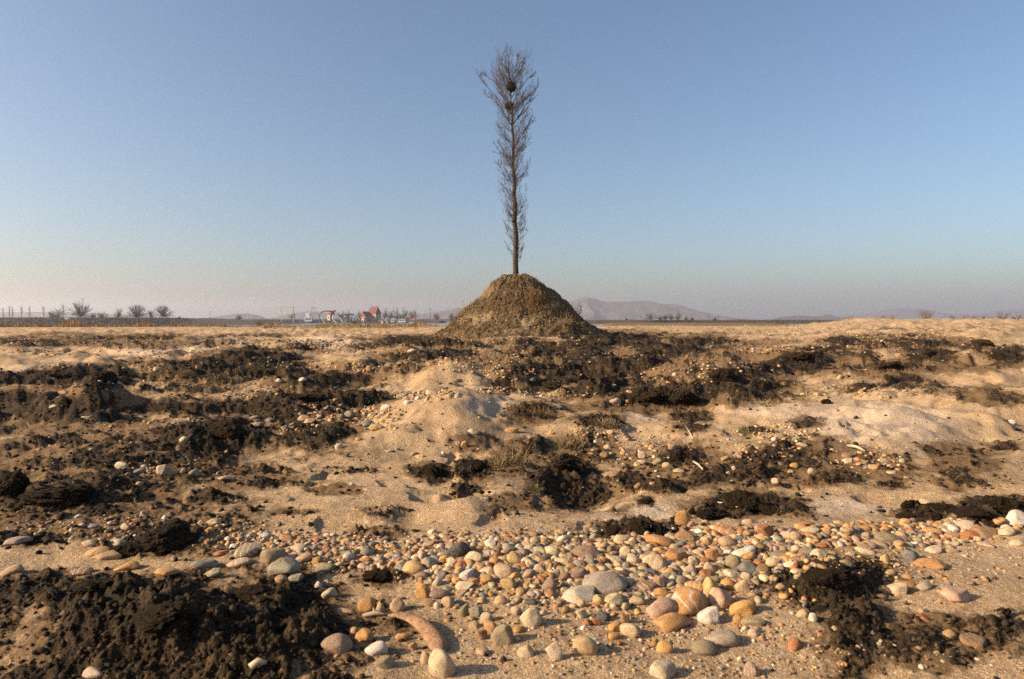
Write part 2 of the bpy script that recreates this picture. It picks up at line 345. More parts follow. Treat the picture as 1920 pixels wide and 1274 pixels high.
setp(ground, kind='structure')
LR = np.log(RR)
def lookup(A, X, Y):
    X = np.asarray(X, float); Y = np.asarray(Y, float)
    r = np.hypot(X, Y); t = np.arctan2(X, Y)
    i = np.interp(np.log(np.maximum(r, RR[0])), LR, np.arange(NR)); j = np.interp(t, dense, np.arange(len(dense)))
    i0 = np.clip(i.astype(int), 0, NR - 2); j0 = np.clip(j.astype(int), 0, len(dense) - 2); fi = i - i0; fj = j - j0
    return (A[i0, j0] * (1 - fj) + A[i0, j0 + 1] * fj) * (1 - fi) + (A[i0 + 1, j0] * (1 - fj) + A[i0 + 1, j0 + 1] * fj) * fi
def gz(X, Y): return lookup(GZ, X, Y)
def hit(px, py):                                       # where the sight line through a photo pixel meets the ground
    a, f, z = ray(px, py); a = np.atleast_1d(a) + 0 * np.atleast_1d(f); f = np.atleast_1d(f) + 0 * a; z = np.atleast_1d(z) + 0 * a
    t = np.full_like(a, 1.3); done = np.zeros(a.shape, bool); tp = t.copy()
    for _ in range(760):
        zz = CAM_H + z * t; under = zz <= gz(a * t, f * t)
        done |= under
        tp = np.where(done, tp, t); t = np.where(done, t, t * 1.006)
        if done.all(): break
    for _ in range(8):
        mdl = (t + tp) / 2; under = CAM_H + z * mdl <= gz(a * mdl, f * mdl)
        t = np.where(under, mdl, t); tp = np.where(under, tp, mdl)
    X, Y = a * t, f * t
    return X, Y, gz(X, Y), done

# ------------------------------------------------------------------ the mound
MY = 30.0; PXM = MY / FPX
mc = at(967, 600, MY); MX = mc.x
def zv(v): return at(967, v, MY).z
Rv = [(0,514.5),(18,515.5),(33,523),(45,534),(58,545),(78,555),(88,567),(108,583),(133,599),(150,612),(168,626),(185,640),(215,660)]
Lv = [(0,514.5),(27,518.5),(42,527),(55,537),(62,548),(72,560),(87,575),(107,594),(122,608),(140,622),(162,640),(190,660)]
Rx = np.array([p[0] for p in Rv]) * PXM; Rz = np.array([zv(p[1]) for p in Rv]); Lx = np.array([p[0] for p in Lv]) * PXM; Lz = np.array([zv(p[1]) for p in Lv])
def mound_z(X, Y):
    dx, dy = X - MX, Y - MY; rho = np.hypot(dx, dy * 0.95); ph = np.arctan2(dy, dx); c = 0.5 + 0.5 * np.cos(ph)
    z = c * np.interp(rho, Rx, Rz) + (1 - c) * np.interp(rho, Lx, Lz)
    am = sstep(0.15, 0.9, rho)
    gul = np.abs(fbm(ph * 5.0, rho * 0.35, 3, 7)) 
    z = z + am * (0.22 * fbm(X * 0.9, Y * 0.9, 4, 5) + 0.15 * np.abs(fbm(X * 3.4, Y * 3.4, 4, 15, .6)) + 0.05 * fbm(X * 11, Y * 11, 3, 25)) - am * 0.14 * gul
    return z
rho = np.concatenate([[0.02], np.linspace(0.06, 4.6, 150)]); ph = np.linspace(0, 2 * math.pi, 341)[:-1]
QX = MX + rho[:, None] * np.cos(ph)[None]; QY = MY + rho[:, None] * np.sin(ph)[None] / 0.95; QZ = mound_z(QX, QY)
i2 = np.arange(QX.size).reshape(QX.shape); n2 = np.roll(i2, -1, 1)
F2 = np.stack([i2[:-1], i2[1:], n2[1:], n2[:-1]], -1).reshape(-1, 4)
qu, qv = project(QX, QY, QZ)
qp = np.zeros_like(QX)
for (cx, cyy, rx, ry) in [(908,545,16,16),(880,600,28,14),(915,592,20,16),(1052,612,20,14),(945,622,30,10),(1040,575,12,16),(985,600,14,14)]:
    qp = np.maximum(qp, sstep(1.4, 0.5, np.sqrt(((qu - cx) / rx) ** 2 + ((qv - cyy) / ry) ** 2) + 1.1 * fbm(QX * 2.2, QZ * 2.6, 4, 77)) * 0.8)
mound = link('mound', mesh_np('mound', np.stack([QX, QY, QZ], -1).reshape(-1, 3), F2, True, {'pale': qp.ravel()}), M_MOUND)
setp(mound, kind='structure')

# ------------------------------------------------------------------ far setting: river, levees, far banks, hills
M_LEVEE = plain('levee_earth', (0.075, 0.056, 0.038), 0.95, 0.35, 0.12)
M_BANK = plain('bank_earth', (0.17, 0.13, 0.09), 0.95, 0.4, 0.05)
def levee(name, pts, zt, zb, slope, m):                # an embankment that follows a line of ground points
    V = []; Fq = []; pts = [Vector((p[0], p[1], 0)) for p in pts]; sub = []
    for a, b in zip(pts[:-1], pts[1:]):
        n = max(2, int((b - a).length / 6)); sub += [a.lerp(b, k / n) for k in range(n)]
    sub.append(pts[-1])
    for i, p in enumerate(sub):
        d = (sub[min(i + 1, len(sub) - 1)] - sub[max(i - 1, 0)]).normalized(); s = Vector((-d.y, d.x, 0))
        j = lambda a: random.uniform(-a, a)
        for o, z in ((-slope - 3, zb - .5), (-slope * .5 - 2, (zt + zb) / 2 + j(.25)), (-2, zt + j(.12)), (2, zt + j(.12)), (slope * .5 + 2, (zt + zb) / 2), (slope + 3, zb - .5)):
            q = p + s * (o + j(.3)); V.append((q.x, q.y, z))
    for i in range(len(sub) - 1):
        for k in range(5): Fq.append((i * 6 + k, i * 6 + k + 1, i * 6 + 7 + k, i * 6 + 6 + k))
    o = link(name, mesh_py(name, V, Fq, False), m); return setp(o, kind='structure')
xl = lambda px, Y: at(px, 600, Y).x
levee('levee_left', [(xl(-700, 330), 330), (xl(60, 345), 345), (xl(300, 350), 350), (xl(385, 380), 380), (xl(420, 700), 700)], 1.75, -1.7, 60, M_LEVEE)
levee('levee_center', [(xl(330, 900), 900), (xl(560, 880), 880), (xl(800, 820), 820), (xl(1010, 780), 780)], 1.9, -1.7, 8, M_LEVEE)
levee('levee_right', [(xl(1000, 430), 430), (xl(1200, 430), 430), (xl(1450, 450), 450), (xl(1750, 520), 520), (xl(2500, 600), 600)], 0.62, -3.4, 8, M_LEVEE)
bank = levee('shore_village', [(xl(470, 545), 545), (xl(620, 540), 540), (xl(830, 535), 535)], 0.2, -2.0, 26, M_LEVEE)
mw, n, l, p = mat('river_water'); p.inputs['Base Color'].default_value = (0.10, 0.12, 0.13, 1); p.inputs['Roughness'].default_value = 0.12
l.new(bump(n, l, noise(n, l, n.new('ShaderNodeTexCoord').outputs['Object'], 0.6, 3), 0.15, 0.3), p.inputs['Normal'])
water = link('river_water', mesh_py('river_water', [(-1500, 60, -1.6), (1500, 60, -1.6), (1500, 1120, -1.6), (-1500, 1120, -1.6)], [(0, 1, 2, 3)]), mw)
setp(water, kind='structure')
M_HILL = plain('hill_scrub', (0.105, 0.085, 0.072), 1.0, 0.45, 0.012)
def hill(name, prof, Y, depth, seed, base=-3.5):
    us = np.linspace(prof[0][0], prof[-1][0], 170); vs = np.interp(us, [q[0] for q in prof], [q[1] for q in prof])
    ys = np.linspace(-1, 1, 61); X0 = np.array([at(u_, 600, Y).x for u_ in us]); top = np.array([at(u_, v_, Y).z for u_, v_ in zip(us, vs)]) - base
    XX = np.repeat(X0[None], 61, 0); YY = Y + ys[:, None] * depth + np.zeros_like(XX)
    ridge = fbm(XX * 0.006 + ys[:, None] * 0.4, YY * 0.004, 4, seed)
    sh = np.exp(-2.6 * ys ** 2)[:, None] * (1 + 0.0 * XX)
    g = np.abs(fbm(XX * 0.011, YY * 0.0035, 4, seed + 5))
    ZZ = base + top[None] * np.clip(sh - 0.07 - 0.55 * g * (1 - sh) * 1.2 + 0.10 * ridge * (1 - sh), 0, 1.2) / 0.93
    ZZ[0] = base - 5; ZZ[-1] = base - 5
    ii = np.arange(XX.size).reshape(XX.shape)
    Fh = np.stack([ii[:-1, :-1], ii[:-1, 1:], ii[1:, 1:], ii[1:, :-1]], -1).reshape(-1, 4)
    o = link(name, mesh_np(name, np.stack([XX, YY, ZZ], -1).reshape(-1, 3), Fh, True), M_HILL); return setp(o, kind='structure')
hill('hill_main', [(985,600),(1030,580),(1060,569),(1080,562),(1097,557),(1112,560),(1130,566),(1170,566),(1208,564),(1225,567),(1240,571),(1262,570),(1280,576),(1300,583),(1330,590),(1360,596),(1400,600),(1440,602)], 3100, 600, 3)
hill('hill_right', [(1430,602),(1455,597),(1480,593),(1500,592),(1520,594),(1535,593),(1552,590),(1562,594),(1575,600),(1590,603)], 2000, 150, 11)
hill('hill_far_right', [(1560,602),(1610,594),(1650,583),(1690,578),(1715,579),(1740,583),(1770,588),(1810,590),(1850,588),(1885,582),(1920,580),(1990,578),(2100,590),(2200,602)], 4150, 480, 17)
hill('hill_left', [(-300,602),(-150,590),(0,586),(60,585),(130,586),(180,587),(215,590),(260,594),(320,597),(345,602)], 2500, 200, 23)
hill('hill_mid_left', [(370,602),(395,596),(420,592),(440,589),(465,588),(480,591),(490,596),(510,602)], 2300, 160, 29)
hill('hill_village', [(490,602),(520,595),(545,589),(575,584),(600,585),(640,590),(680,594),(730,594),(770,592),(800,588),(830,583),(860,577),(900,576),(960,586),(1010,602)], 2700, 240, 31)

# ------------------------------------------------------------------ haze
mh = bpy.data.materials.new('haze_air'); mh.use_nodes = True; mh.node_tree.nodes.clear()
ho = mh.node_tree.nodes.new('ShaderNodeOutputMaterial'); hv = mh.node_tree.nodes.new('ShaderNodeVolumePrincipled')
hv.inputs['Color'].default_value = (0.95, 0.94, 1.0, 1); hv.inputs['Density'].default_value = HAZE_DENSITY; hv.inputs['Anisotropy'].default_value = 0.6
hv.inputs['Density Attribute'].default_value = ''
mh.node_tree.links.new(hv.outputs[0], ho.inputs['Volume'])
haze = MB().box(-5200, 5200, -5200, 5200, -12, 114).build('haze', mh); setp(haze, 'pale thin haze over the plain', 'haze', kind='stuff')
# ------------------------------------------------------------------ objects
# ------------------------------------------------------------------ stone shapes
def ico(sub):
    bm = bmesh.new(); bmesh.ops.create_icosphere(bm, subdivisions=sub, radius=1.0)
    V = np.array([v.co[:] for v in bm.verts]); Fi = np.array([[v.index for v in f.verts] for f in bm.faces]); bm.free(); return V, Fi
def n3(P, f, s):                                       # cheap 3-D wobble from three noise planes
    return (fbm(P[:, 0] * f + s, P[:, 1] * f, 3, s) + fbm(P[:, 1] * f, P[:, 2] * f + s, 3, s + 5) + fbm(P[:, 2] * f - s, P[:, 0] * f, 3, s + 9)) / 3
def stone_shape(Vd, seed, angular):
    g = np.random.default_rng(seed); k = 10 if angular else 14
    N = g.normal(size=(k, 3)); N /= np.linalg.norm(N, axis=1)[:, None]; d = g.uniform(0.62 if angular else 0.78, 1.0, k)
    dots = Vd @ N.T; rr = d[None] / np.maximum(dots, 1e-3); rr = np.concatenate([rr, np.full((len(Vd), 1), 1.12)], 1)
    b = 26.0 if angular else 9.0; r = (rr ** -b).sum(1) ** (-1 / b)
    P = Vd * r[:, None]; P = P * (1 + 0.09 * n3(Vd * 1.0 + seed, 1.3, seed % 91)[:, None] + 0.03 * n3(Vd + seed, 4.0, seed % 83)[:, None])
    lo, hi = P.min(0), P.max(0); return (P - (lo + hi) / 2) / ((hi - lo) / 2)
I4, F4 = ico(4); I3, F3 = ico(3); I2, F2i = ico(2); I1, F1 = ico(1)
STONES = [mesh_np('stone_shape', stone_shape(I4, 100 + k, k % 2 == 1), F4, True) for k in range(26)]
for me in STONES: me.materials.append(M_STONE)

PAL = dict(c=((.62,.48,.31),'cream'), t=((.50,.335,.175),'tan'), o=((.54,.28,.095),'orange'), w=((.70,.62,.50),'white'), g=((.32,.275,.215),'grey'), b=((.29,.165,.085),'brown'),
  m=((.33,.21,.155),'mauve'), p=((.57,.385,.245),'pinkish'), r=((.45,.165,.06),'rust red'), k=((.05,.055,.06),'dark slate'), v=((.29,.235,.135),'olive'), y=((.57,.39,.17),'golden'), u=((.17,.175,.165),'blue grey'))
REG = {5: (0, 920, 1/3), 6: (540, 920, .28125), 7: (960, 920, .28125), 8: (1380, 920, .28125), 1: (0, 620, 1/3), 2: (500, 620, 1/3), 3: (960, 620, .2826), 4: (1380, 620, .2826)}
# stones read off the photograph: x, y, width, height in an enlarged part of it, colour letter
ST = {
6: """1130 395 150 125 k|245 510 130 75 v|75 380 110 40 c|405 440 70 50 w|515 460 75 50 o|525 405 80 75 g|830 515 125 90 y|950 480 110 80 g|885 560 100 60 m|1240 440 120 80 c|1515 450 95 95 y|1755 400 115 75 c|1690 465 85 50 t|1670 515 70 50 c|1840 470 115 60 c|1440 535 130 95 p|1190 565 90 75 w|1330 590 85 75 o|1470 620 100 80 t|1745 625 95 115 m|1845 570 90 60 b|1170 630 125 60 c|900 670 95 110 o|1010 690 130 65 m|1145 680 85 40 m|1070 655 75 35 g|930 745 110 60 b|995 765 45 50 w|1065 745 80 75 p|730 765 95 105 p|615 780 55 95 y|525 765 110 90 o|380 805 110 45 t|1020 1165 165 200 c|915 1120 60 100 t|325 1020 190 125 m|505 965 110 95 o|440 935 60 60 o|585 1055 140 100 w|640 1145 120 80 v|760 970 85 55 o|830 1045 55 50 o|1170 800 60 120 v|1255 810 80 80 g|1325 850 80 90 c|1245 895 75 55 t|1350 905 90 70 o|1290 965 70 70 b|1435 965 140 150 v|1300 1075 90 55 t|1625 850 130 140 c|1540 930 70 45 o|1520 805 65 60 p|1625 745 70 45 k|1420 730 80 70 t|1585 1070 100 95 c|1780 1080 95 140 c|1085 480 60 70 c|1245 610 65 55 o|1380 475 75 55 o|770 510 90 60 u|1210 485 70 55 o|1025 400 100 45 b|1545 375 70 45 w|1350 350 80 50 w|1800 355 75 45 o|990 610 70 60 c|880 625 60 60 o""",
7: """485 405 190 95 m|755 405 70 90 c|845 415 40 60 c|445 555 110 70 m|625 605 270 150 g|445 705 240 65 w|465 755 60 60 t|580 730 80 70 y|680 735 115 80 c|830 730 100 75 p|960 475 150 110 p|1100 440 150 85 o|1190 525 75 80 p|1330 430 90 100 o|1320 515 80 95 p|1290 560 90 65 r|1480 485 100 110 v|1575 515 125 95 u|1545 410 160 80 w|1590 435 90 70 o|1475 565 115 65 c|1565 575 65 60 p|1445 625 90 85 o|1540 640 95 105 y|1330 645 100 125 y|1225 635 130 75 o|1140 600 90 70 v|1255 595 95 75 p|1395 720 150 150 p|1180 735 270 190 o|1010 780 200 155 p|1085 865 250 120 o|1315 840 130 110 w|1545 780 155 115 o|1620 870 130 60 v|1620 940 90 65 c|1415 985 190 125 g|1290 1045 150 105 v|1510 860 60 60 o|895 635 140 75 b|985 605 75 90 m|995 675 95 60 o|930 550 90 50 u|610 840 85 60 k|560 880 65 50 r|500 880 50 45 r|460 825 75 60 c|790 930 125 100 c|690 910 85 75 o|680 970 85 50 o|755 860 55 70 b|490 1045 150 130 y|1020 1045 100 90 o|955 1015 45 60 o|1010 1190 165 130 c|1600 1195 90 110 m|1140 185 90 125 o|1425 262 180 80 o|1690 265 130 90 r|1440 340 110 75 t|1790 430 150 60 v|1745 475 85 65 c|1195 220 55 55 p|1285 155 35 40 c|1165 310 140 80 b|1000 340 200 65 o|730 320 100 60 c|1775 328 85 45 w|1300 345 70 60 o|1085 375 60 50 c|1120 360 65 45 u|810 465 80 60 c|680 460 95 50 c|770 500 60 60 g|640 510 90 60 c|520 480 75 60 g|1210 480 60 70 c|1395 490 60 50 w|1240 415 60 50 p|870 500 60 50 b|1070 540 50 60 b|1030 560 80 40 g""",
8: """500 270 110 50 c|405 305 70 65 p|835 250 120 50 o|930 245 100 40 o|1035 320 165 75 v|960 357 130 50 p|1085 357 80 45 t|870 402 115 35 c|850 362 85 40 t|560 420 100 60 c|635 425 90 50 t|460 412 120 55 g|570 364 75 38 r|1000 455 60 70 y|1175 432 120 75 u|1310 487 170 80 o|1000 665 100 80 b|1080 660 115 90 c|1140 625 120 55 o|1265 635 80 60 g|1475 695 180 105 p|1255 850 100 55 r|1415 960 110 85 y|1600 1005 170 95 b|450 820 75 65 p|515 848 50 62 w|450 748 50 35 g|395 1020 110 85 r|1250 802 50 40 t|1770 203 95 55 o|1880 180 110 110 w|1815 272 115 50 c|1660 282 170 55 b|1555 292 130 60 r|1320 272 110 50 o|1440 302 110 42 o|1530 232 130 45 c|1680 362 95 42 p|1890 347 90 55 c|1750 317 60 38 t|1510 337 60 38 c|1320 397 110 35 c|1440 395 100 40 t|1350 230 60 40 o|600 270 70 50 o|340 290 90 50 p|770 262 60 40 o|690 215 60 30 y|465 222 90 30 r|1145 575 60 35 o|100 865 60 40 t|1030 545 70 40 t|770 420 70 35 t""",
5: """1530 365 125 90 v|1390 340 130 72 v|1590 430 150 95 g|1145 412 135 66 g|1340 412 130 45 p|1185 462 85 40 c|1690 325 90 38 c|1615 262 85 42 o|1245 352 80 36 r|1180 224 55 36 o|705 203 60 38 c|545 345 120 65 o|600 365 150 45 t|655 292 80 42 c|705 424 130 52 o|85 288 140 44 g|50 455 110 60 t|460 455 110 50 b|930 463 120 38 o|1850 578 80 56 c|1790 527 40 42 w|1580 497 60 46 o|1655 488 80 46 g|1845 435 110 68 b|1710 378 90 52 t|520 1022 110 50 c|510 302 90 26 c|1310 315 45 32 w|1520 305 70 32 o|1725 300 50 30 c|1490 250 70 36 w|1200 175 70 34 c|930 150 42 24 w|440 145 34 24 w|770 165 60 34 b|805 130 36 24 g|510 200 60 24 g""",
1: """960 793 90 55 t|905 782 60 65 c|1090 798 55 45 v|770 792 70 40 g|680 752 70 42 c|1030 607 45 33 c|1515 502 50 28 u|1430 488 45 22 g|1435 527 75 26 v|885 217 45 24 c|365 107 48 30 t|1565 281 35 24 w|1905 650 40 35 w|360 346 60 26 t|300 426 45 22 c|1260 832 60 18 c|1700 272 40 24 w|480 490 50 22 t|780 860 30 24 t|120 925 50 22 v""",
2: """670 432 60 38 w|465 470 45 42 g|565 522 60 38 u|615 547 75 42 y|700 541 35 33 t|415 650 65 34 c|205 487 60 32 t|240 505 60 30 t|925 350 65 36 c|780 357 90 38 g|690 196 50 30 t|820 111 55 24 c|795 401 45 28 w|1112 636 36 46 o|1078 632 36 28 g|860 707 50 33 t|830 692 40 24 p|992 686 20 24 w|682 676 35 20 c|735 666 26 24 g|1380 560 75 36 o|1165 567 60 36 c|1600 576 32 26 o|1495 277 32 26 v|505 500 45 28 o|520 611 40 24 y|20 502 40 28 u|205 271 40 24 c|575 216 30 36 o|100 548 40 28 c|420 480 36 30 u|640 545 30 24 t|1075 280 60 22 v""",
3: """685 463 70 42 p|1785 694 80 46 t|965 866 70 52 v|865 826 50 55 c|1062 777 60 46 t|655 674 50 36 p|635 773 45 38 c|615 820 60 46 b|740 812 40 36 o|1027 892 55 46 p|835 1027 45 46 b|930 1013 30 24 y|1750 996 48 42 p|890 751 45 28 t|930 766 35 24 o|1420 847 65 34 t|1560 811 30 28 y|1875 896 50 40 o|1475 913 35 28 c|1850 936 40 32 t|1435 946 35 22 c|780 406 40 20 p|770 469 30 24 r|1080 291 30 28 c|255 682 40 28 o|115 706 30 28 t|400 751 35 28 o|135 327 34 28 v|1110 930 70 30 y|830 885 45 30 y|865 870 50 34 c""",
4: """745 826 65 38 b|740 859 70 32 c|918 904 60 36 t|995 863 55 42 v|1040 942 70 30 c|865 907 40 26 g|445 757 70 32 p|435 691 35 33 c|500 929 42 36 c|690 310 35 40 y|1835 607 60 40 w|1080 159 40 24 o|550 724 110 34 b|1140 977 50 18 t|1025 898 40 24 t|640 790 36 22 t|300 885 40 26 v"""}
SPECIAL = {  # (region, x, y): (label, landmark phrase or None)
 (6,1130,395): ('dark slate triangular stone standing upright at the back of the pebble band', 'the dark slate stone'),
 (7,625,605): ('large flat grey boulder, widest stone in the middle of the pebble band', 'the large flat grey stone'),
 (7,1180,735): ('big rough orange brown stone leaning against smaller ones in the pebble band', 'the big orange brown stone'),
 (7,1575,515): ('blue grey rounded stone beneath the white and orange stones', 'the blue grey stone'),
 (7,490,1045): ('dented golden tan stone alone on bare sand near the bottom edge', 'the dented tan stone'),
 (8,1475,695): ('large pale pink oval stone lying alone on sand right of the soil heap', 'the pale pink stone'),
 (8,1880,180): ('white pointed stone at the right edge in front of the dark soil ridge', 'the white pointed stone'),
 (7,1140,185): ('upright orange wedge shaped stone beside the dark clods behind the pebble band', 'the upright orange stone'),
 (6,1020,1165): ('pale rough cream stone against the curved shard at the bottom edge', 'the rough cream stone'),
 (6,325,1020): ('purplish grey angular stone on shaded sand right of the near soil heap', 'the purplish angular stone'),
 (5,1530,365): ('large smooth olive tan stone left of the pebble band', 'the smooth olive stone'),
 (7,1010,1190): ('large pale tan stone at the bottom edge, nearest the camera', 'the nearest tan stone'),
 (8,1310,487): ('orange stone with a cream rim, right of the blue grey stone', 'the cream rimmed stone'),
 (8,1600,1005): ('long brown orange stone on the sand near the bottom right corner', 'the long brown stone'),
 (6,1435,965): ('dark olive green stone standing up at the front of the pebble band', 'the dark olive stone'),
 (7,445,705): ('long whitish stone lying in front of the large flat grey stone', None),
 (7,1415,985): ('flat grey green slab like stone in front of the white cracked stone', None),
 (7,1315,840): ('round white cracked stone in front of the big orange brown stone', None),
 (7,1010,780): ('peach orange angular stone leaning on the big orange brown stone', None),
 (7,1085,865): ('long orange brown stone lying under the peach angular stone', None),
 (4,1835,607): ('pale whitish stone alone on smooth sand at the right edge', None),
 (3,685,463): ('pale peach stone at the end of the long dark clod', 'the peach stone'),
 (3,1785,694): ('large tan oval stone beside the small brown patch right of centre', 'the tan oval stone'),
 (3,965,866): ('round grey olive stone right of the dark grassy pit', 'the round grey stone'),
 (2,670,432): ('white angular stone on the pebbly rise left of centre', 'the white angular stone'),
 (1,960,793): ('large tan egg shaped stone below the dark heap left of centre', 'the egg shaped stone')}
LAND = [(1558, 1080, 'the soil heap at lower right'), (1398, 940, 'the big dark clod'), (795, 1183, 'the curved shard'), (710, 1078, 'the small clod in the band'), (305, 1005, 'the shaded clod'), (1200, 985, 'the paired dark clods'),
 (1720, 955, 'the row of clods'), (1060, 900, 'the dark grassy pit'), (600, 812, 'the dark rusty patch'), (410, 815, 'the dark heap left of centre'), (1640, 795, 'the smooth sand dome'), (1115, 785, 'the dry grass clump'),
 (850, 775, 'the central sand hump'), (1495, 675, 'the dark hollow'), (1245, 743, 'the long dark clod'), (340, 1150, 'the near soil heap'), (170, 715, 'the black soil ridge'), (1400, 720, 'the upright clod')]
stones = []
for reg, txt in ST.items():
    ox, oy, s = REG[reg]
    for e in txt.split('|'):
        x, y, w, h, c = e.split(); x, y, w, h = map(float, (x, y, w, h))
        stones.append(dict(px=ox + x * s, py=oy + y * s, w=w * s, h=h * s, c=c, key=(reg, int(x), int(y)), reg=reg))
kept = []
for s in stones:                                       # the enlarged parts overlap: drop what was read twice
    if s['key'] in SPECIAL or all(math.hypot(s['px'] - q['px'], (s['py'] - q['py']) * 1.3) > 0.42 * min(s['w'], q['w']) + 2 for q in kept): kept.append(s)
stones = kept
for s in stones:
    if s['key'] in SPECIAL and SPECIAL[s['key']][1]: LAND.append((s['px'], s['py'], SPECIAL[s['key']][1]))
used = {v[0] for v in SPECIAL.values()}
X, Y, Z, ok = hit([s['px'] for s in stones], [min(s['py'] + 0.33 * s['h'], 1268 + 12) for s in stones])
ex = []
for i, s in enumerate(stones):
    y = float(Y[i]); wm = s['w'] * y / FPX * 0.5; dep = math.atan2(CAM_H, y)
    hv_ = s['h'] * y / FPX * 0.5; asp = s['w'] / s['h']
    dm = wm * random.uniform(0.68, 0.9)
    hm = math.sqrt(max(hv_ ** 2 - (dm * math.sin(dep)) ** 2, (0.34 * wm) ** 2)) / math.cos(dep) * 1.08
    k = random.randrange(26)
    if s['key'] in ((6,1130,395), (7,1140,185), (7,1010,780), (8,1880,180)): k = 2 * random.randrange(13) + 1
    o = link('stone', STONES[k]); o.scale = (wm * 1.16, dm * 1.12, hm * 1.06)
    o.location = (float(X[i]), y + dm * 0.35, float(Z[i]) + hm * random.uniform(0.16, 0.44))
    o.rotation_euler = (random.uniform(-.16, .16), random.uniform(-.22, .22), random.uniform(-.45, .45))
    base = np.array(PAL[s['c']][0]); cc = base * random.uniform(0.86, 1.12); cc = cc * np.array([1, random.uniform(.94, 1.05), random.uniform(.88, 1.1)])
    o.color = (*[float(min(q, .8)) for q in cc], 1)
    ex.append((float(X[i]), y + dm * .3, max(wm, dm)))
    if s['key'] in SPECIAL: lab = SPECIAL[s['key']][0]
    else:
        size = 'large ' if wm > 0.040 else ('small ' if wm < 0.021 else '')
        shape = 'long flat' if asp > 2.3 else 'flat' if asp > 1.55 else 'upright' if asp < 0.86 else ('angular' if k % 2 else 'rounded')
        head = f"{size}{PAL[s['c']][1]} {shape} stone"; lab = None
        order = sorted(LAND, key=lambda q: math.hypot(q[0] - s['px'], (q[1] - s['py']) * 1.4))
        cands = []
        for (lx, ly, ph_) in order[:6]:
            dx, dy = s['px'] - lx, s['py'] - ly
            if math.hypot(dx, dy) < 6: continue
            rel = ('right of' if dx > 0 else 'left of') if abs(dx) > 1.3 * abs(dy) else ('in front of' if dy > 0 else 'behind')
            near = 'just ' if math.hypot(dx, dy) < 70 else ''
            cands.append(f'{near}{rel} {ph_}')
        for cd in cands:
            if f'{head} {cd}' not in used: lab = f'{head} {cd}'; break
        if lab is None:
            for a in range(len(cands)):
                for b in range(a + 1, len(cands)):
                    t_ = f'{head} {cands[a]}, {cands[b]}'
                    if len(t_.split()) <= 16 and t_ not in used and lab is None: lab = t_
        if lab is None: lab = f'{head} among others {cands[0]}'
        used.add(lab)
    zone = 'stones of the near pebble band' if s['reg'] >= 5 else 'stones scattered over the middle ground'
    setp(o, lab, 'stone', zone)
ex = np.array(ex)

# ------------------------------------------------------------------ masses of small pieces (pebbles, soil crumbs) as one mesh each
def scatter_mesh(name, shapes, faces, pos, scl, rz, tilt, cols, m, kind_label, cat):
    Vs = []; Fs = []; Cs = []; off = 0; which = rng.integers(0, len(shapes), len(pos))
    for k, S in enumerate(shapes):
        q = np.where(which == k)[0]
        if not len(q): continue
        P = S[None] * scl[q][:, None, :]
        ct, st_ = np.cos(tilt[q])[:, None], np.sin(tilt[q])[:, None]
        x = P[..., 0] * ct + P[..., 2] * st_; z = -P[..., 0] * st_ + P[..., 2] * ct; yv = P[..., 1]
        c, s_ = np.cos(rz[q])[:, None], np.sin(rz[q])[:, None]
        P = np.stack([x * c - yv * s_, x * s_ + yv * c, z], -1) + pos[q][:, None, :]
        Vs.append(P.reshape(-1, 3)); Fs.append((faces[None] + (np.arange(len(q)) * len(S))[:, None, None]).reshape(-1, 3) + off); off += len(q) * len(S)
        Cs.append(np.repeat(cols[q], len(S), 0))
    o = link(name, mesh_np(name, np.concatenate(Vs), np.concatenate(Fs), True, {'col': np.concatenate(Cs)}), m)
    return setp(o, kind_label, cat, kind='stuff')
keys = list('ctowgbmprkvyu'); wts = np.array([.17,.22,.20,.04,.11,.12,.05,.06,.05,.015,.05,.04,.02]); wts /= wts.sum()
PALA = np.array([PAL[k][0] for k in keys])
def stone_cols(n):
    c = PALA[rng.choice(len(keys), n, p=wts)] * rng.uniform(.48, 1.05, (n, 1)); return np.clip(c * rng.uniform(.92, 1.08, (n, 3)), 0.02, .8)
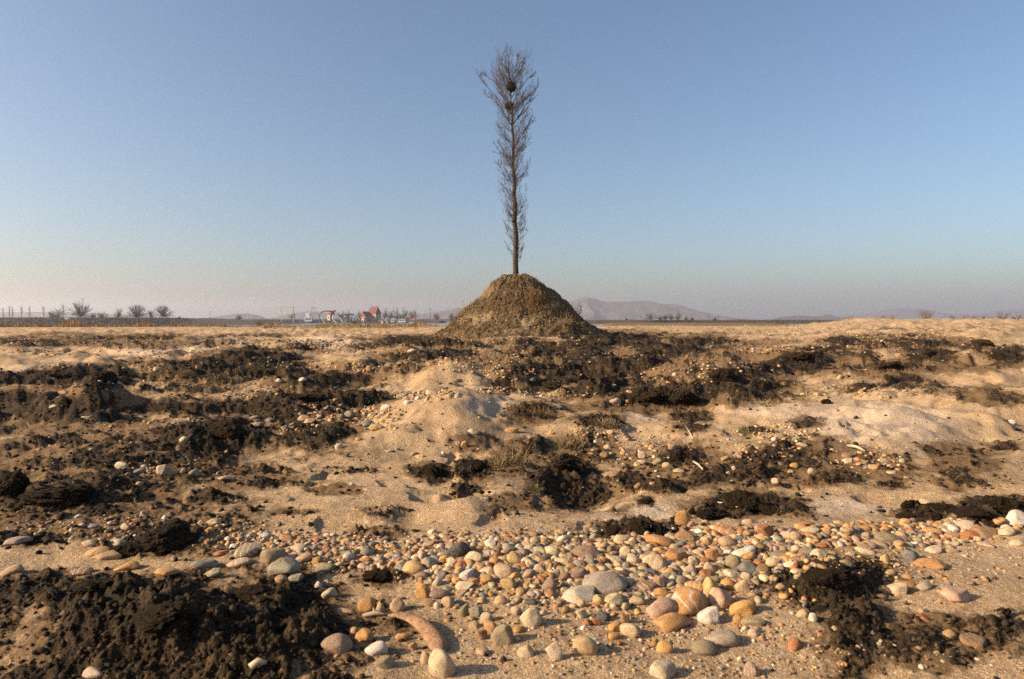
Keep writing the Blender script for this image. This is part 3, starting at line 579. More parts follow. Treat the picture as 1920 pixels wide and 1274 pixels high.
# bands of pebbles: x, y, half width, half height (photo pixels), how many, smallest, largest radius in metres
BANDS = [(1150,1055,440,75,2200,.0025,.0062),(700,1045,200,45,500,.0025,.006),(1650,1020,220,50,600,.0025,.006),(1150,1048,420,50,1150,.009,.026),(1150,1090,420,70,600,.006,.018),(1330,1010,240,30,380,.008,.024),(1120,1012,380,18,360,.007,.020),(900,1050,170,50,260,.008,.022),(1250,1065,300,40,420,.012,.026),(700,1040,190,34,340,.008,.021),(560,1020,170,26,330,.006,.016),
 (420,1000,160,24,200,.005,.014),(220,990,200,26,200,.005,.014),(1650,1005,200,26,380,.008,.024),(1830,990,120,18,120,.007,.018),(1200,1150,420,60,330,.004,.011),(1100,1210,500,60,260,.003,.008),(1750,1060,170,50,160,.004,.011),
 (1400,1230,460,50,200,.003,.008),(640,770,90,22,280,.010,.028),(570,805,50,14,120,.010,.024),(720,785,60,26,150,.009,.024),(800,742,80,10,200,.010,.028),(950,733,70,8,150,.010,.028),(1060,740,90,6,150,.012,.026),(700,690,45,10,90,.012,.030),
 (890,690,60,9,120,.012,.030),(530,680,60,12,170,.015,.034),(640,690,60,10,80,.012,.03),(1160,840,70,36,190,.008,.020),(1230,835,60,30,80,.008,.018),(1430,835,90,45,200,.008,.020),(1470,815,80,20,130,.008,.022),(1630,868,70,26,130,.008,.020),
 (290,880,90,18,110,.008,.018),(330,790,60,8,40,.01,.02),(1120,812,60,12,120,.008,.018),(470,735,90,18,180,.010,.026),(250,722,160,16,160,.010,.026),(1350,690,120,16,170,.012,.030),(1270,705,90,20,140,.012,.026),(1610,735,110,14,130,.010,.026),
 (1180,655,180,22,260,.014,.034),(960,655,130,14,220,.018,.04),(900,672,160,12,240,.016,.036),(1000,700,100,16,200,.012,.03),(700,655,140,12,260,.018,.04),(1650,622,260,14,900,.03,.06),(1700,650,200,20,330,.02,.045),(1420,645,140,16,300,.02,.045),
 (120,642,170,7,380,.02,.05),(320,660,160,12,260,.016,.035),(280,690,170,9,260,.014,.032),(90,660,120,8,140,.018,.04),(600,645,80,10,260,.02,.05),(480,640,80,8,180,.02,.05),(1300,616,200,6,260,.03,.06),(860,636,90,7,260,.02,.05),
 (960,820,500,120,420,.005,.014),(960,700,900,50,700,.010,.024),(960,960,600,40,160,.003,.008),(1500,780,400,90,240,.006,.014),(250,850,240,70,220,.006,.016),(1000,640,120,8,160,.02,.045)]
bp = [[], [], [], []]
for (cx, cyy, rx, ry, n_, r0, r1) in BANDS:
    a = rng.uniform(0, 2 * math.pi, n_); q = np.sqrt(rng.uniform(0, 1, n_)) * (0.75 + 0.35 * rng.random(n_))
    bp[0].append(cx + rx * q * np.cos(a)); bp[1].append(cyy + ry * q * np.sin(a)); bp[2].append(r0 + (r1 - r0) * rng.random(n_) ** 1.6 if cyy > 960 else r0 * .5 + (r1 * 1.1 - r0 * .5) * rng.random(n_) ** 3.2)
bx, by, br = (np.concatenate(q) for q in bp[:3])
sel = (bx > -80) & (bx < 2000) & (by < 1330) & (by > 604); bx, by, br = bx[sel], by[sel], br[sel]
X, Y, Z, ok = hit(bx, by); X, Y, Z, br = X[ok], Y[ok], Z[ok], br[ok]
d_ex = np.full(len(X), 9.0)
for a in range(0, len(ex)): d_ex = np.minimum(d_ex, np.hypot(X - ex[a, 0], (Y - ex[a, 1])) - ex[a, 2] * 0.8 - br * 0.5)
DD = lookup(GD, X, Y); kp = (d_ex > 0) & ((DD < 0.6) | (rng.random(len(X)) < 0.3))
X, Y, Z, br = X[kp], Y[kp], Z[kp], br[kp]
def pebbles(name, q, S, Fa, label):
    n_ = q.sum(); sc3 = np.stack([br[q], br[q] * rng.uniform(.62, .95, n_), br[q] * rng.uniform(.38, .75, n_)], 1)
    pos = np.stack([X[q], Y[q], Z[q] + sc3[:, 2] * rng.uniform(-.15, .45, n_)], 1)
    scatter_mesh(name, S, Fa, pos, sc3, rng.uniform(0, 6.28, n_), rng.normal(0, .2, n_), stone_cols(n_), M_PEB, label, 'pebbles')
S2 = [stone_shape(I2, 300 + k, k % 3 != 0) for k in range(14)]; S1 = [stone_shape(I1, 400 + k, False) for k in range(12)]; S3 = [stone_shape(I3, 500 + k, k % 3 != 0) for k in range(14)]
pebbles('pebbles_near', (Y < 4.2) & (br > .019), S3, F3, 'small mixed pebbles packed in the near pebble band')
pebbles('pebbles_middle', ((Y < 4.2) & (br <= .019) & (br > .006)) | ((Y >= 4.2) & (Y < 7)), S2, F2i, 'small pebbles and grit strewn over the middle sand')
pebbles('pebbles_far', (Y >= 7) | ((Y < 4.2) & (br <= .006)), S1, F1, 'fine grit and pale gravel strewn over the sand')
# gravel on the mound
n_ = 1700; a = rng.uniform(0, 2 * math.pi, n_); q = np.sqrt(rng.random(n_)) * 4.3; X = MX + q * np.cos(a); Y = MY + q * np.sin(a); Z = mound_z(X, Y); br = rng.uniform(.015, .05, n_) * rng.uniform(.6, 1.2, n_)
pebbles('gravel_mound', np.ones(n_, bool), S1, F1, 'pale gravel lying on the slopes of the mound')

# ------------------------------------------------------------------ soil clods
def clod_shape(Vd, seed):
    P = stone_shape(Vd, seed, True)
    P = P * (1 + 0.30 * n3(P + seed, 1.7, seed % 71)[:, None] + 0.20 * n3(P + seed, 4.5, seed % 67)[:, None] + 0.10 * n3(P, 11.0, seed % 61)[:, None])
    return P
I5, F5 = ico(5)
def rough_clod(Vd, seed):
    P = stone_shape(Vd, seed, True); a = np.abs(n3(P + seed, 2.2, seed % 71))[:, None]; b = np.abs(n3(P + seed, 6.0, seed % 67))[:, None]
    return P * (0.86 + 0.65 * a + 0.26 * b + 0.12 * n3(P, 9.0, seed % 61)[:, None] + 0.08 * n3(P, 24.0, seed % 59)[:, None])
CLODS = [mesh_np('clod_shape', rough_clod(I5, 700 + k), F5, False) for k in range(5)]
for me in CLODS: me.materials.append(M_SOIL)
CL = [(1400,938,74,52,'big slabby dark clod with a flat lit face standing on the sand'),(1711,944,36,22,'dark round clod at the top left end of the row of clods'),(1703,967,34,24,'dark round clod standing lowest in the row of clods'),
 (1770,950,52,24,'wide dark clod in the middle of the row of clods'),(1760,968,30,18,'small dark clod in front of the wide clod in the row'),(1830,960,64,26,'low brown clod joining the row to the soil ridge'),(1890,947,80,48,'tall dark clod of the soil ridge at the right edge'),
 (1151,993,26,30,'brownish angular clod at the left end of the paired dark clods'),(1198,984,42,44,'tall black upright clod behind the pebble band'),(1235,991,36,28,'low black clod right of the tall upright clod'),(1268,974,20,20,'small dark clod left of the upright orange stone'),
 (1299,957,18,16,'small dark clod on top of the soil beside the upright orange stone'),(1335,962,66,30,'dark crumbly clod left of the big slabby clod'),(1445,955,52,22,'low dark clod right of the big slabby clod'),(711,1078,64,36,'dark clod sitting among pebbles at the left of the band'),
 (300,1003,120,52,'large shaded clod left of the pebble band'),(238,1028,64,30,'brown clod in front of the large shaded clod'),(12,903,62,62,'black clod at the left edge in deep shade'),(95,925,116,50,'wide black clod near the left edge in deep shade'),
 (1357,700,46,36,'upright black clod on the pale sand rise right of centre'),(1848,641,38,18,'dark brown clod on the skyline of the far right sand'),(1745,663,42,20,'black clod in the far right soil strip'),(1550,752,20,14,'small dark clod on pale sand behind the sand dome'),
 (1210,939,26,14,'small dark clod alone on sand right of the grassy pit'),(808,881,48,26,'dark oval clod on the sand in front of the central hump'),(892,872,46,32,'dark crumbly clod left of the dry grass in the middle'),(1285,742,66,30,'long dark clod behind the peach stone'),
 (1220,742,60,28,'dark clod left part of the long dark clod'),(1672,684,48,16,'flat brown clod on the sand slope at right'),(120,703,60,16,'low black clod on the soil ridge at far left'),(190,703,56,24,'tall black clod on the soil ridge at left'),(1035,722,44,16,'black clod behind the sand hump near the centre'),
 (1275,853,36,26,'brown clod holding pebbles right of the grassy pit'),(1060,868,50,34,'grassy brown clod at the back of the dark pit'),(160,1100,90,40,'dark ragged clod along the back of the near soil heap'),(470,1112,90,44,'dark ragged clod at the right of the near soil heap'),
 (1560,1078,96,44,'fine rooted dark clod on top of the soil heap at lower right'),(290,1150,110,60,'broad crumbly clod in the middle of the near soil heap'),(1498,668,60,22,'black overhanging clod in the dark hollow at right'),(590,745,70,20,'black clod behind the rusty patch left of centre'),(420,805,80,40,'crumbly black clod of the dark heap left of centre')]
X, Y, Z, ok = hit([c[0] for c in CL], [c[1] + 0.36 * c[3] for c in CL])
for i, (px, py, w, h, lab) in enumerate(CL):
    y = float(Y[i]); wm = w * y / FPX * .5; hm = h * y / FPX * .5; o = link('soil_clod', CLODS[i % 5])
    big = 1.0 if py < 1050 else .8
    o.scale = (wm, wm * .75, hm * .95 * big); o.location = (float(X[i]), y + wm * .3, float(Z[i]) + hm * .25 * big); o.rotation_euler = (random.uniform(-.2, .2), random.uniform(-.2, .2), random.uniform(-1.2, 1.2))
    setp(o, lab, 'clod', 'clods of dark soil')
n_ = 30000
cu = rng.uniform(-40, 1960, n_); cv = 612 + 690 * rng.random(n_) ** 1.5
X, Y, Z, ok = hit(cu, cv); DD = lookup(GD, X, Y); BB = lookup(GB, X, Y)
kp = ok & ((rng.random(n_) < np.clip(DD * 1.3 - .05, 0, 1)) | (rng.random(n_) < np.where(DD > .05, .35, 0)) | (rng.random(n_) < BB * .30) | (rng.random(n_) < .05)) & (Y < 45); X, Y, Z = X[kp], Y[kp], Z[kp]; n_ = len(X)
cr = (0.0020 + 0.010 * rng.random(n_) ** 4) * np.clip(np.sqrt(Y / 2.0), .9, 3.4)
C1 = [np.random.default_rng(900 + k).uniform(.45, 1.35, (len(I1), 1)) * I1 for k in range(14)]
sc3 = np.stack([cr * rng.uniform(.8, 1.6, n_), cr, cr * rng.uniform(.5, 1.0, n_)], 1)
M_CRUMB = blade_material('soil_crumbs'); M_CRUMB.node_tree.nodes['Principled BSDF'].inputs['Roughness'].default_value = .95
cc = np.array([SOIL]) * rng.uniform(.9, 3.2, (n_, 1)) + np.array([[.03, .018, .008]]) * (rng.random((n_, 1)) < .3)
scatter_mesh('soil_crumbs', C1, F1, np.stack([X, Y, Z + sc3[:, 2] * .3], 1), sc3, rng.uniform(0, 6.28, n_), rng.normal(0, .4, n_), cc, M_CRUMB, 'loose crumbs of dark soil spread over the ground', 'soil')

# ------------------------------------------------------------------ dry grass (blades as thin bent triangles)
def blades(name, X, Y, Z, L, wd, lean, cols, label, cat, kind='stuff', group=None, m=M_BLADE, az=None):
    n_ = len(X); a = rng.uniform(0, 6.28, n_) if az is None else az; b = rng.uniform(0, 6.28, n_); ln = lean * rng.uniform(.3, 1.3, n_)
    d = np.stack([np.cos(a) * np.sin(ln), np.sin(a) * np.sin(ln), np.cos(ln)], 1); w = np.stack([np.cos(b), np.sin(b), 0 * b], 1) * (wd / 2)[:, None]
    B = np.stack([X, Y, Z - .01], 1); mid = B + d * (L * .55)[:, None]; ln2 = ln * 1.7; d2 = np.stack([np.cos(a) * np.sin(ln2), np.sin(a) * np.sin(ln2), np.cos(ln2)], 1); tip = mid + d2 * (L * .45)[:, None]
    V = np.stack([B - w, B + w, mid + w * .7, mid - w * .7, tip], 1).reshape(-1, 3); o5 = np.arange(n_)[:, None] * 5
    Fb = np.concatenate([np.stack([o5 + 0, o5 + 1, o5 + 2], -1), np.stack([o5 + 0, o5 + 2, o5 + 3], -1), np.stack([o5 + 3, o5 + 2, o5 + 4], -1)], 1).reshape(-1, 3)
    o = link(name, mesh_np(name, V, Fb, False, {'col': np.repeat(cols, 5, 0)}), m); return setp(o, label, cat, group, kind)
STRAW = np.array([.36, .25, .12]); RUST = np.array([.26, .14, .055]); DKB = np.array([.12, .075, .035])
def straw(n_, base=STRAW): return np.clip(base * rng.uniform(.55, 1.25, (n_, 1)) * rng.uniform(.93, 1.07, (n_, 3)), .01, .6)
gx, gy, gs = [], [], []
for (cx, cyy, rx, ry, n_, s_) in [(1800,880,120,34,1500,.020),(1450,865,90,36,900,.02),(960,875,70,34,900,.03),(1080,835,80,30,800,.028),(1000,775,50,24,500,.04),(380,715,110,22,700,.05),(1330,745,110,26,700,.035),(1640,690,110,20,500,.05),(1560,890,60,20,500,.02),
     (1720,1190,110,50,500,.014),(1560,1090,100,40,600,.013),(400,700,90,24,500,.05),(1115,787,34,10,400,.03),(880,865,40,20,300,.02),(1280,860,120,36,500,.02),(1180,690,120,40,600,.045),(1700,645,160,14,700,.08),(330,1170,240,70,900,.012),(250,930,150,40,500,.016)]:
    a = rng.uniform(0, 6.28, n_); q = np.sqrt(rng.random(n_)); gx.append(cx + rx * q * np.cos(a)); gy.append(cyy + ry * q * np.sin(a)); gs.append(np.full(n_, s_))
gx, gy, gs = map(np.concatenate, (gx, gy, gs)); X, Y, Z, ok = hit(gx, gy); X, Y, Z, gs = X[ok], Y[ok], Z[ok], gs[ok]; n_ = len(X)
cols = straw(n_, RUST); mk = rng.random(n_) < .45; cols[mk] = straw(mk.sum(), DKB)
blades('dry_root_litter', X, Y, Z, gs * rng.uniform(.6, 1.6, n_), np.clip(Y * .0007, .0012, .01), 1.25, cols, 'matted dry roots and dead grass on the brown soil', 'dead grass')
def tuft(px, py, wpx, hpx, n_, label, base=STRAW, lean=.9):
    X, Y, Z, ok = hit([px], [py + hpx * .4]); x, y = float(X[0]), float(Y[0]); r = wpx * y / FPX * .35; h = hpx * y / FPX * .62
    a = rng.uniform(0, 6.28, n_); q = np.sqrt(rng.random(n_)) * r; bx_, by_ = x + q * np.cos(a), y + q * np.sin(a) * .8
    return blades('grass_tuft', bx_ - x, by_ - y, gz(bx_, by_) - float(Z[0]), h * rng.uniform(.5, 1.15, n_), np.full(n_, max(.0014, y * .0009)), lean, straw(n_, base * .8), label, 'grass', 'thing', 'dry grass tufts'), (x, y, float(Z[0]))
for (px, py, w, h, n_, lab, base) in [(955,845,90,75,420,'straggly dry grass tuft left of the dark pit near the centre',STRAW*.8),(1065,815,80,50,420,'dense dry grass clump with broad dead leaves behind the dark pit',STRAW*.75),(1140,785,44,34,260,'tawny dry grass on the small clump right of centre',STRAW*.9),
    (1010,765,60,36,220,'dead roots and stalks in the hollow behind the grass clump',DKB*1.4),(1000,905,40,34,160,'greenish weed at the left rim of the dark pit',np.array([.13,.13,.05])),(1395,800,30,16,160,'small green weed beside the tan oval stone',np.array([.10,.13,.05])),
    (1700,908,22,20,90,'low greenish weed on the sand behind the row of clods',np.array([.14,.13,.06])),(1440,750,70,30,160,'pale dry stalks on the dark soil left of the sand flat',STRAW),(420,705,90,30,260,'thin dry grass on the black soil at left',STRAW*.7),(1150,728,30,16,80,'faint green weed in the dark soil near centre',np.array([.08,.10,.04])),
    (1520,900,60,22,140,'flattened dead grass at the edge of the brown patch',RUST)]:
    o, loc = tuft(px, py, w, h, n_, lab, base); o.location = loc
# grass on the mound
def on_mound(list_, name, label, cat, base, L, kind='stuff', lean=.5):
    xs, ys = [], []
    for (cx, cyy, rx, ry, n_) in list_:
        u_ = cx + rx * np.clip(rng.normal(0, .5, n_), -1.1, 1.1); v_ = cyy + ry * np.clip(rng.normal(0, .5, n_), -1.1, 1.1)
        a_, f_, z_ = ray(u_, v_); t = np.full(n_, 24.0); done = np.zeros(n_, bool)
        for _ in range(160):
            t = np.where(done, t, t + .05); done |= (CAM_H + z_ * t <= mound_z(a_ * t, f_ * t))
        xs.append((a_ * t)[done & (t < 32.5)]); ys.append((f_ * t)[done & (t < 32.5)])
    X, Y = np.concatenate(xs), np.concatenate(ys); n_ = len(X); cols = straw(n_, base); mk = rng.random(n_) < .3; cols[mk] = straw(mk.sum(), DKB * 1.3)
    return blades(name, X, Y, mound_z(X, Y), L * rng.uniform(.4, 1.3, n_), np.full(n_, .014), lean, cols, label, cat, kind)
on_mound([(985,528,40,8,500),(868,578,36,26,1900),(930,560,50,30,1200),(1000,560,40,26,900),(850,610,30,18,900),(1040,590,60,26,700),(900,620,70,14,700)], 'dry_grass_mound', 'dry yellow grass clothing the slopes of the mound', 'dry grass', STRAW * .72, .16)
o = on_mound([(1000,573,15,14,900)], 'brush_clump', 'rusty brown brush clump on the front face of the mound', 'brush', RUST * 1.0, .26, 'thing', .35)
o = on_mound([(1058,612,14,12,800)], 'brush_clump', 'pale straw coloured tuft low on the right front of the mound', 'brush', STRAW * .95, .22, 'thing', .6)
# tawny grass banks on the left and along the river
def bank_grass(name, label, u0, u1, y0, y1, n_, L, base):
    u_ = rng.uniform(u0, u1, n_); Y = rng.uniform(y0, y1, n_); X = (u_ - W / 2) / FPX * Y; pk = vn(u_ / 34.0, Y / 14.0, 5) ; pk = .6 * pk + .4 * vn(u_ / 90.0 + 3, Y / 30.0, 8); kp = rng.random(n_) < .35 + sstep(.28, .6, pk)
    kp &= rng.random(len(u_)) < np.clip((u1 - u_) / (.22 * (u1 - u0)) + .03, 0, 1); X, Y, pk, u_ = X[kp], Y[kp], pk[kp], u_[kp]; n_ = len(X); L = L * np.clip((u1 - u_) / (.15 * (u1 - u0)), .35, 1)
    return blades(name, X, Y, gz(X, Y), L * (0.12 + 1.5 * pk ** 1.5) * rng.uniform(.5, 1.2, n_), np.full(n_, .05), .35, straw(n_, base), label, 'grass')
bank_grass('tawny_grass_left', 'tawny grass bank along the far left edge of the sand', -60, 385, 78, 100, 12000, .8, np.array([.27,.155,.06]))
bank_grass('tawny_grass_center', 'low tawny grass strip along the river edge left of the mound', 470, 860, 62, 100, 7500, .55, np.array([.27,.17,.075]))
bank_grass('tawny_grass_river', 'thin brown grass along the river left of the village', 370, 520, 75, 99, 1800, .40, np.array([.22,.14,.065]))
bank_grass('dry_grass_right', 'dry pale grass fringe along the skyline of the right hand sand', 1500, 1960, 60, 72, 2600, .26, np.array([.33,.235,.13]))
bank_grass('dry_grass_far', 'sparse dry grass on the pale flat right of the mound', 1130, 1560, 40, 110, 2600, .22, np.array([.34,.25,.14]))

# ------------------------------------------------------------------ sticks and the curved shard
def stick(px0, py0, px1, py1, r, label, m, name='stick'):
    X, Y, Z, ok = hit([px0, (px0 + px1) / 2, px1], [py0, (py0 + py1) / 2, py1]); b = Vector((X[0], Y[0], Z[0]))
    pts = [Vector((X[i], Y[i], Z[i] + r * (1.2 if i != 1 else 2.2))) - b for i in range(3)]
    o = MB().tube(pts, [r, r * .9, r * .5], 6).build(name, m, None, True); o.location = b; return setp(o, label, 'stick')
M_STICK = plain('bleached_wood', (.50, .38, .24), .8, .3, 30)
stick(1590, 839, 1622, 850, .010, 'pale bleached stick lying on brown soil right of centre', M_STICK)
stick(1346, 944, 1385, 954, .004, 'thin dry straw leaning on the big slabby clod', M_STICK)
stick(1300, 868, 1318, 884, .007, 'short tan stick on the slope right of the grassy pit', M_STICK)
stick(1300, 825, 1285, 800, .005, 'thin dry stalk poking from the pebbly slope right of centre', M_STICK)
stick(470, 1262, 500, 1252, .010, 'pale stick end at the bottom edge beside the near soil heap', M_STICK)
def shard_mat():
    m = plain('terracotta_shard', (.40, .215, .115), .9, .55, 45); n, l = m.node_tree.nodes, m.node_tree.links; p_ = n['Principled BSDF']
    co = n.new('ShaderNodeTexCoord').outputs['Object']; src = p_.inputs['Base Color'].links[0].from_socket
    l.new(mixc(n, l, mrange(n, l, noise(n, l, co, 130, 5, .7), .50, .64, 0, .75), src, (.36, .25, .14)), p_.inputs['Base Color'])
    l.new(bump(n, l, noise(n, l, co, 160, 5, .75), .9, .004, bump(n, l, noise(n, l, co, 40, 4), .8, .01)), p_.inputs['Normal']); return m
def curved_shard():
    pts = [(726,1156),(745,1158),(765,1164),(785,1174),(803,1188),(818,1205),(828,1225)]
    X, Y, Z, ok = hit([q[0] for q in pts], [q[1] + 4 for q in pts]); b = Vector((X[3], Y[3], Z[3])); wd = [.004, .012, .019, .024, .027, .028, .025]
    V = []; Fq = []; n = 10
    for i in range(7):
        p = Vector((X[i], Y[i], Z[i] + .012 + .010 * math.sin(i / 6 * 3.1))) - b
        j0, j1 = max(i - 1, 0), min(i + 1, 6); d = Vector((X[j1] - X[j0], Y[j1] - Y[j0], 0)).normalized(); s_ = Vector((-d.y, d.x, 0))
        for k in range(n):
            t = 2 * math.pi * k / n; V.append(p + d * random.uniform(-.004, .004) + s_ * (math.cos(t) * wd[i] * random.uniform(.86, 1.1)) + Vector((0, 0, 1)) * (math.sin(t) * wd[i] * .34 + (.006 * math.cos(t) ** 2 * -1)))
    for i in range(6):
        for k in range(n): Fq.append((i * n + k, i * n + (k + 1) % n, (i + 1) * n + (k + 1) % n, (i + 1) * n + k))
    Fq += [tuple(range(n))[::-1], tuple(range(6 * n, 7 * n))]
    o = link('curved_shard', mesh_py('curved_shard', V, Fq, True), shard_mat()); o.location = b
    md = o.modifiers.new('smooth', 'SUBSURF'); md.levels = 1; md.render_levels = 2
    return setp(o, 'reddish tan curved horn shaped shard in front of the pebbles', 'shard')
curved_shard()
def root_piece():
    X, Y, Z, ok = hit([680, 703, 722, 700], [1160, 1156, 1158, 1146]); b = Vector((X[1], Y[1], Z[1])); P = [Vector((X[i], Y[i], Z[i] + .009)) - b for i in range(4)]
    o = MB().tube([P[0], P[1], P[2]], [.004, .008, .003], 7).tube([P[1], P[3]], [.006, .002], 6).build('root_piece', plain('grey_root', (.40, .31, .21), .85, .4, 50), None, True); o.location = b
    return setp(o, 'forked pale root piece touching the tip of the curved shard', 'root')
root_piece()

# ------------------------------------------------------------------ the poplar and its two nests
def to3(px, py, dy=0.0): return at(px, py, MY + dy)
TB = Vector((MX, MY, float(mound_z(np.array([MX]), np.array([MY]))[0])))
tp = [(967.5,520,5.6),(967,508,4.7),(966.5,490,4.5),(967.5,465,4.5),(967.4,440,4.2),(964.5,415,4.0),(966.2,390,3.9),(963.5,365,3.4),(965,340,3.2),(961.4,315,2.8),(962.5,290,2.6),(962.8,265,2.2),(960.5,242,1.9),(960.6,220,1.5),(958.5,200,1.2),(957.5,178,.95),(956,155,.7),(954.5,130,.45),(953,105,.25),(952,90,.12)]
tree = empty('poplar_tree', TB); setp(tree, 'tall slender leafless poplar standing on top of the earth mound', 'tree')
TPT = [to3(a, b, random.uniform(-.03, .03)) - TB for a, b, c in tp]; TR = [c * PXM * 1.12 for a, b, c in tp]
mb = MB().tube(TPT, TR, 12)
for k in range(16):                                    # burrs and knots
    i = random.randrange(3, 13); p = TPT[i].lerp(TPT[i + 1], random.random()); a = random.uniform(0, 6.28); d = Vector((math.cos(a), math.sin(a), .3)); r = TR[i]
    mb.tube([p + d * r * .4, p + d * r * 1.0, p + d * r * 1.45], [r * .45, r * .5, r * .12], 6)
mb.build('trunk', M_BARK, tree, True)
ENV_Y = [90, 105, 120, 150, 180, 210, 240, 270, 300, 350, 380, 420, 450, 480, 500]; ENV_W = [8, 26, 42, 58, 58, 47, 36, 34, 34, 32, 29, 27, 25, 15, 6]
def trunk_at(v):
    for i in range(len(tp) - 1):
        if tp[i][1] >= v >= tp[i + 1][1]:
            t = (tp[i][1] - v) / (tp[i][1] - tp[i + 1][1]); return TPT[i].lerp(TPT[i + 1], t), TR[i] * (1 - t) + TR[i + 1] * t
    return TPT[-1], TR[-1]
def vpx(z): return 600 - (z + TB.z - CAM_H) / PXM      # photo row of a height
crown = MB(); limbs = MB()
def grow(mb, p, d, L, r, n, up, wob):
    pts = [p.copy()]; d = d.copy()
    for i in range(n):
        d = (d + Vector((random.gauss(0, wob), random.gauss(0, wob), up + random.gauss(0, wob)))).normalized()
        p = p + d * (L / n); pts.append(p.copy())
    mb.tube(pts, [max(r * (1 - .8 * i / n), .0030) for i in range(n + 1)], 3 if r < .012 else 5); return pts, d
def twigs(pts, L, r, cnt, depth, out):
    for _ in range(cnt):
        i = random.randrange(max(1, len(pts) // 4), len(pts)); p = pts[i - 1].lerp(pts[i], random.random()); ax = (pts[i] - pts[i - 1]).normalized()
        side = ax.cross(Vector((random.gauss(0, 1), random.gauss(0, 1), random.gauss(0, 1)))).normalized(); d = (ax * .95 + side * .62 + Vector((0, 0, .22))).normalized()
        l_ = L * random.uniform(.5, 1.1) * (1.15 - .6 * i / len(pts)); q, _d = grow(crown, p, d, l_, r, 4, .07, .03)
        if depth: twigs(q, l_ * .55, r * .62, random.randint(2, 4), depth - 1, out)
for k in range(165):                                   # thin upswept side branches all along the stem
    v = random.uniform(225, 497); p, r = trunk_at(v); a = random.uniform(0, 6.28); out = Vector((math.cos(a), math.sin(a), 0))
    el = random.uniform(.25, .75); reach = np.interp(v - 14, ENV_Y, ENV_W) * PXM * random.uniform(.72, 1.12)
    L = reach / math.cos(el) * 1.1; rb = random.uniform(.006, .011)
    pts, d = grow(crown, p + out * r * .6, out * math.cos(el) + Vector((0, 0, math.sin(el))), L, rb, 6, .15, .03)
    twigs(pts, L * .5, rb * .6, random.randint(7, 11), 1 if random.random() < .6 else 0, out)
for k in range(46):
    v = random.uniform(128, 228); p, r = trunk_at(v); a = random.uniform(0, 6.28); out = Vector((math.cos(a), math.sin(a), 0))
    el = random.uniform(.42, .95); L = np.interp(v - 25, ENV_Y, ENV_W) * PXM * random.uniform(.6, 1.05) / math.cos(el)
    pts, d = grow(crown, p, out * math.cos(el) + Vector((0, 0, math.sin(el))), L, .010, 6, .12, .03); twigs(pts, L * .5, .006, 8, 1, out)
def limb(pix, r0, cnt, dy):                            # named limbs traced in the photograph
    base = None; pts = [to3(a, b, dy * i / (len(pix) - 1)) - TB for i, (a, b) in enumerate(pix)]
    fine = []
    for i in range(len(pts) - 1):
        fine += [pts[i].lerp(pts[i + 1], t) + Vector((random.gauss(0, .01), random.gauss(0, .01), 0)) for t in (0, .5)]
    fine.append(pts[-1]); n_ = len(fine); limbs.tube(fine, [r0 * (1 - .85 * i / (n_ - 1)) for i in range(n_)], 6)
    out = (fine[-1] - fine[0]); out.z = 0; out = out.normalized() if out.length > 0 else Vector((1, 0, 0))
    twigs(fine, .60, .0085, int(cnt * 1.35), 2, out)
for pix, r0, cnt, dy in [([(963,281),(972,264),(982,248),(992,232),(1000,216)],.028,16,.3),([(960,238),(950,222),(938,202),(925,186),(910,178)],.026,17,-.3),([(961,236),(974,216),(986,198),(997,184),(1004,168)],.027,18,.2),
    ([(958,202),(948,186),(938,168),(924,150),(908,142)],.02,16,.2),([(958,200),(968,182),(978,164),(990,148),(1000,140)],.02,16,-.4),([(957,182),(948,160),(940,138),(932,118)],.016,14,-.2),([(957,180),(966,158),(974,136),(982,112)],.016,14,.3),
    ([(957,165),(962,140),(970,116),(972,100)],.013,11,.1),([(956,150),(950,128),(944,108)],.012,10,.25),([(959,215),(940,196),(920,170),(902,150),(897,140)],.02,15,.5),([(959,212),(980,190),(998,172),(1010,160)],.019,14,-.5),([(962,296),(975,288),(985,276),(994,262)],.016,9,-.1),
    ([(962,270),(950,262),(940,250),(932,236)],.016,10,.2),([(963,345),(952,337),(942,322),(935,308)],.014,9,0),([(964,300),(950,293),(938,286),(928,272)],.014,9,-.3),([(954,130),(953,110),(951,92)],.008,8,0)]:
    limb(pix, r0, cnt, dy)
limbs.build('limbs', M_BARK, tree, True); cr_o = crown.build('crown', M_TWIG, tree, False)
def nest(px, py, r, label, sq):
    c = to3(px, py, -.12); o = empty('bird_nest', c); setp(o, label, 'nest', 'nests in the poplar')
    P = clod_shape(I2, int(px)) * np.array([r * .9, r * .9, r * sq]); link('bowl', mesh_np('bowl', P, F2i, False), M_NEST, o)
    m_ = MB()
    for _ in range(170):
        d = Vector((random.gauss(0, 1), random.gauss(0, 1), random.gauss(0, 1))).normalized(); p = Vector((d.x * r * .82, d.y * r * .82, d.z * r * sq)); t = d.cross(Vector((random.gauss(0, 1), random.gauss(0, 1), random.gauss(0, .5)))).normalized() + d * random.uniform(-.1, .35); L = r * random.uniform(.4, .85)
        m_.tube([p - t * L * .5, p + t * L * .5], .0045, 3)
    m_.build('sticks', M_NEST, o)
nest(959.5, 163, .235, 'upper larger round stick nest high in the poplar crown', .9); nest(955, 199.5, .215, 'lower smaller ragged stick nest against the poplar trunk', .8)

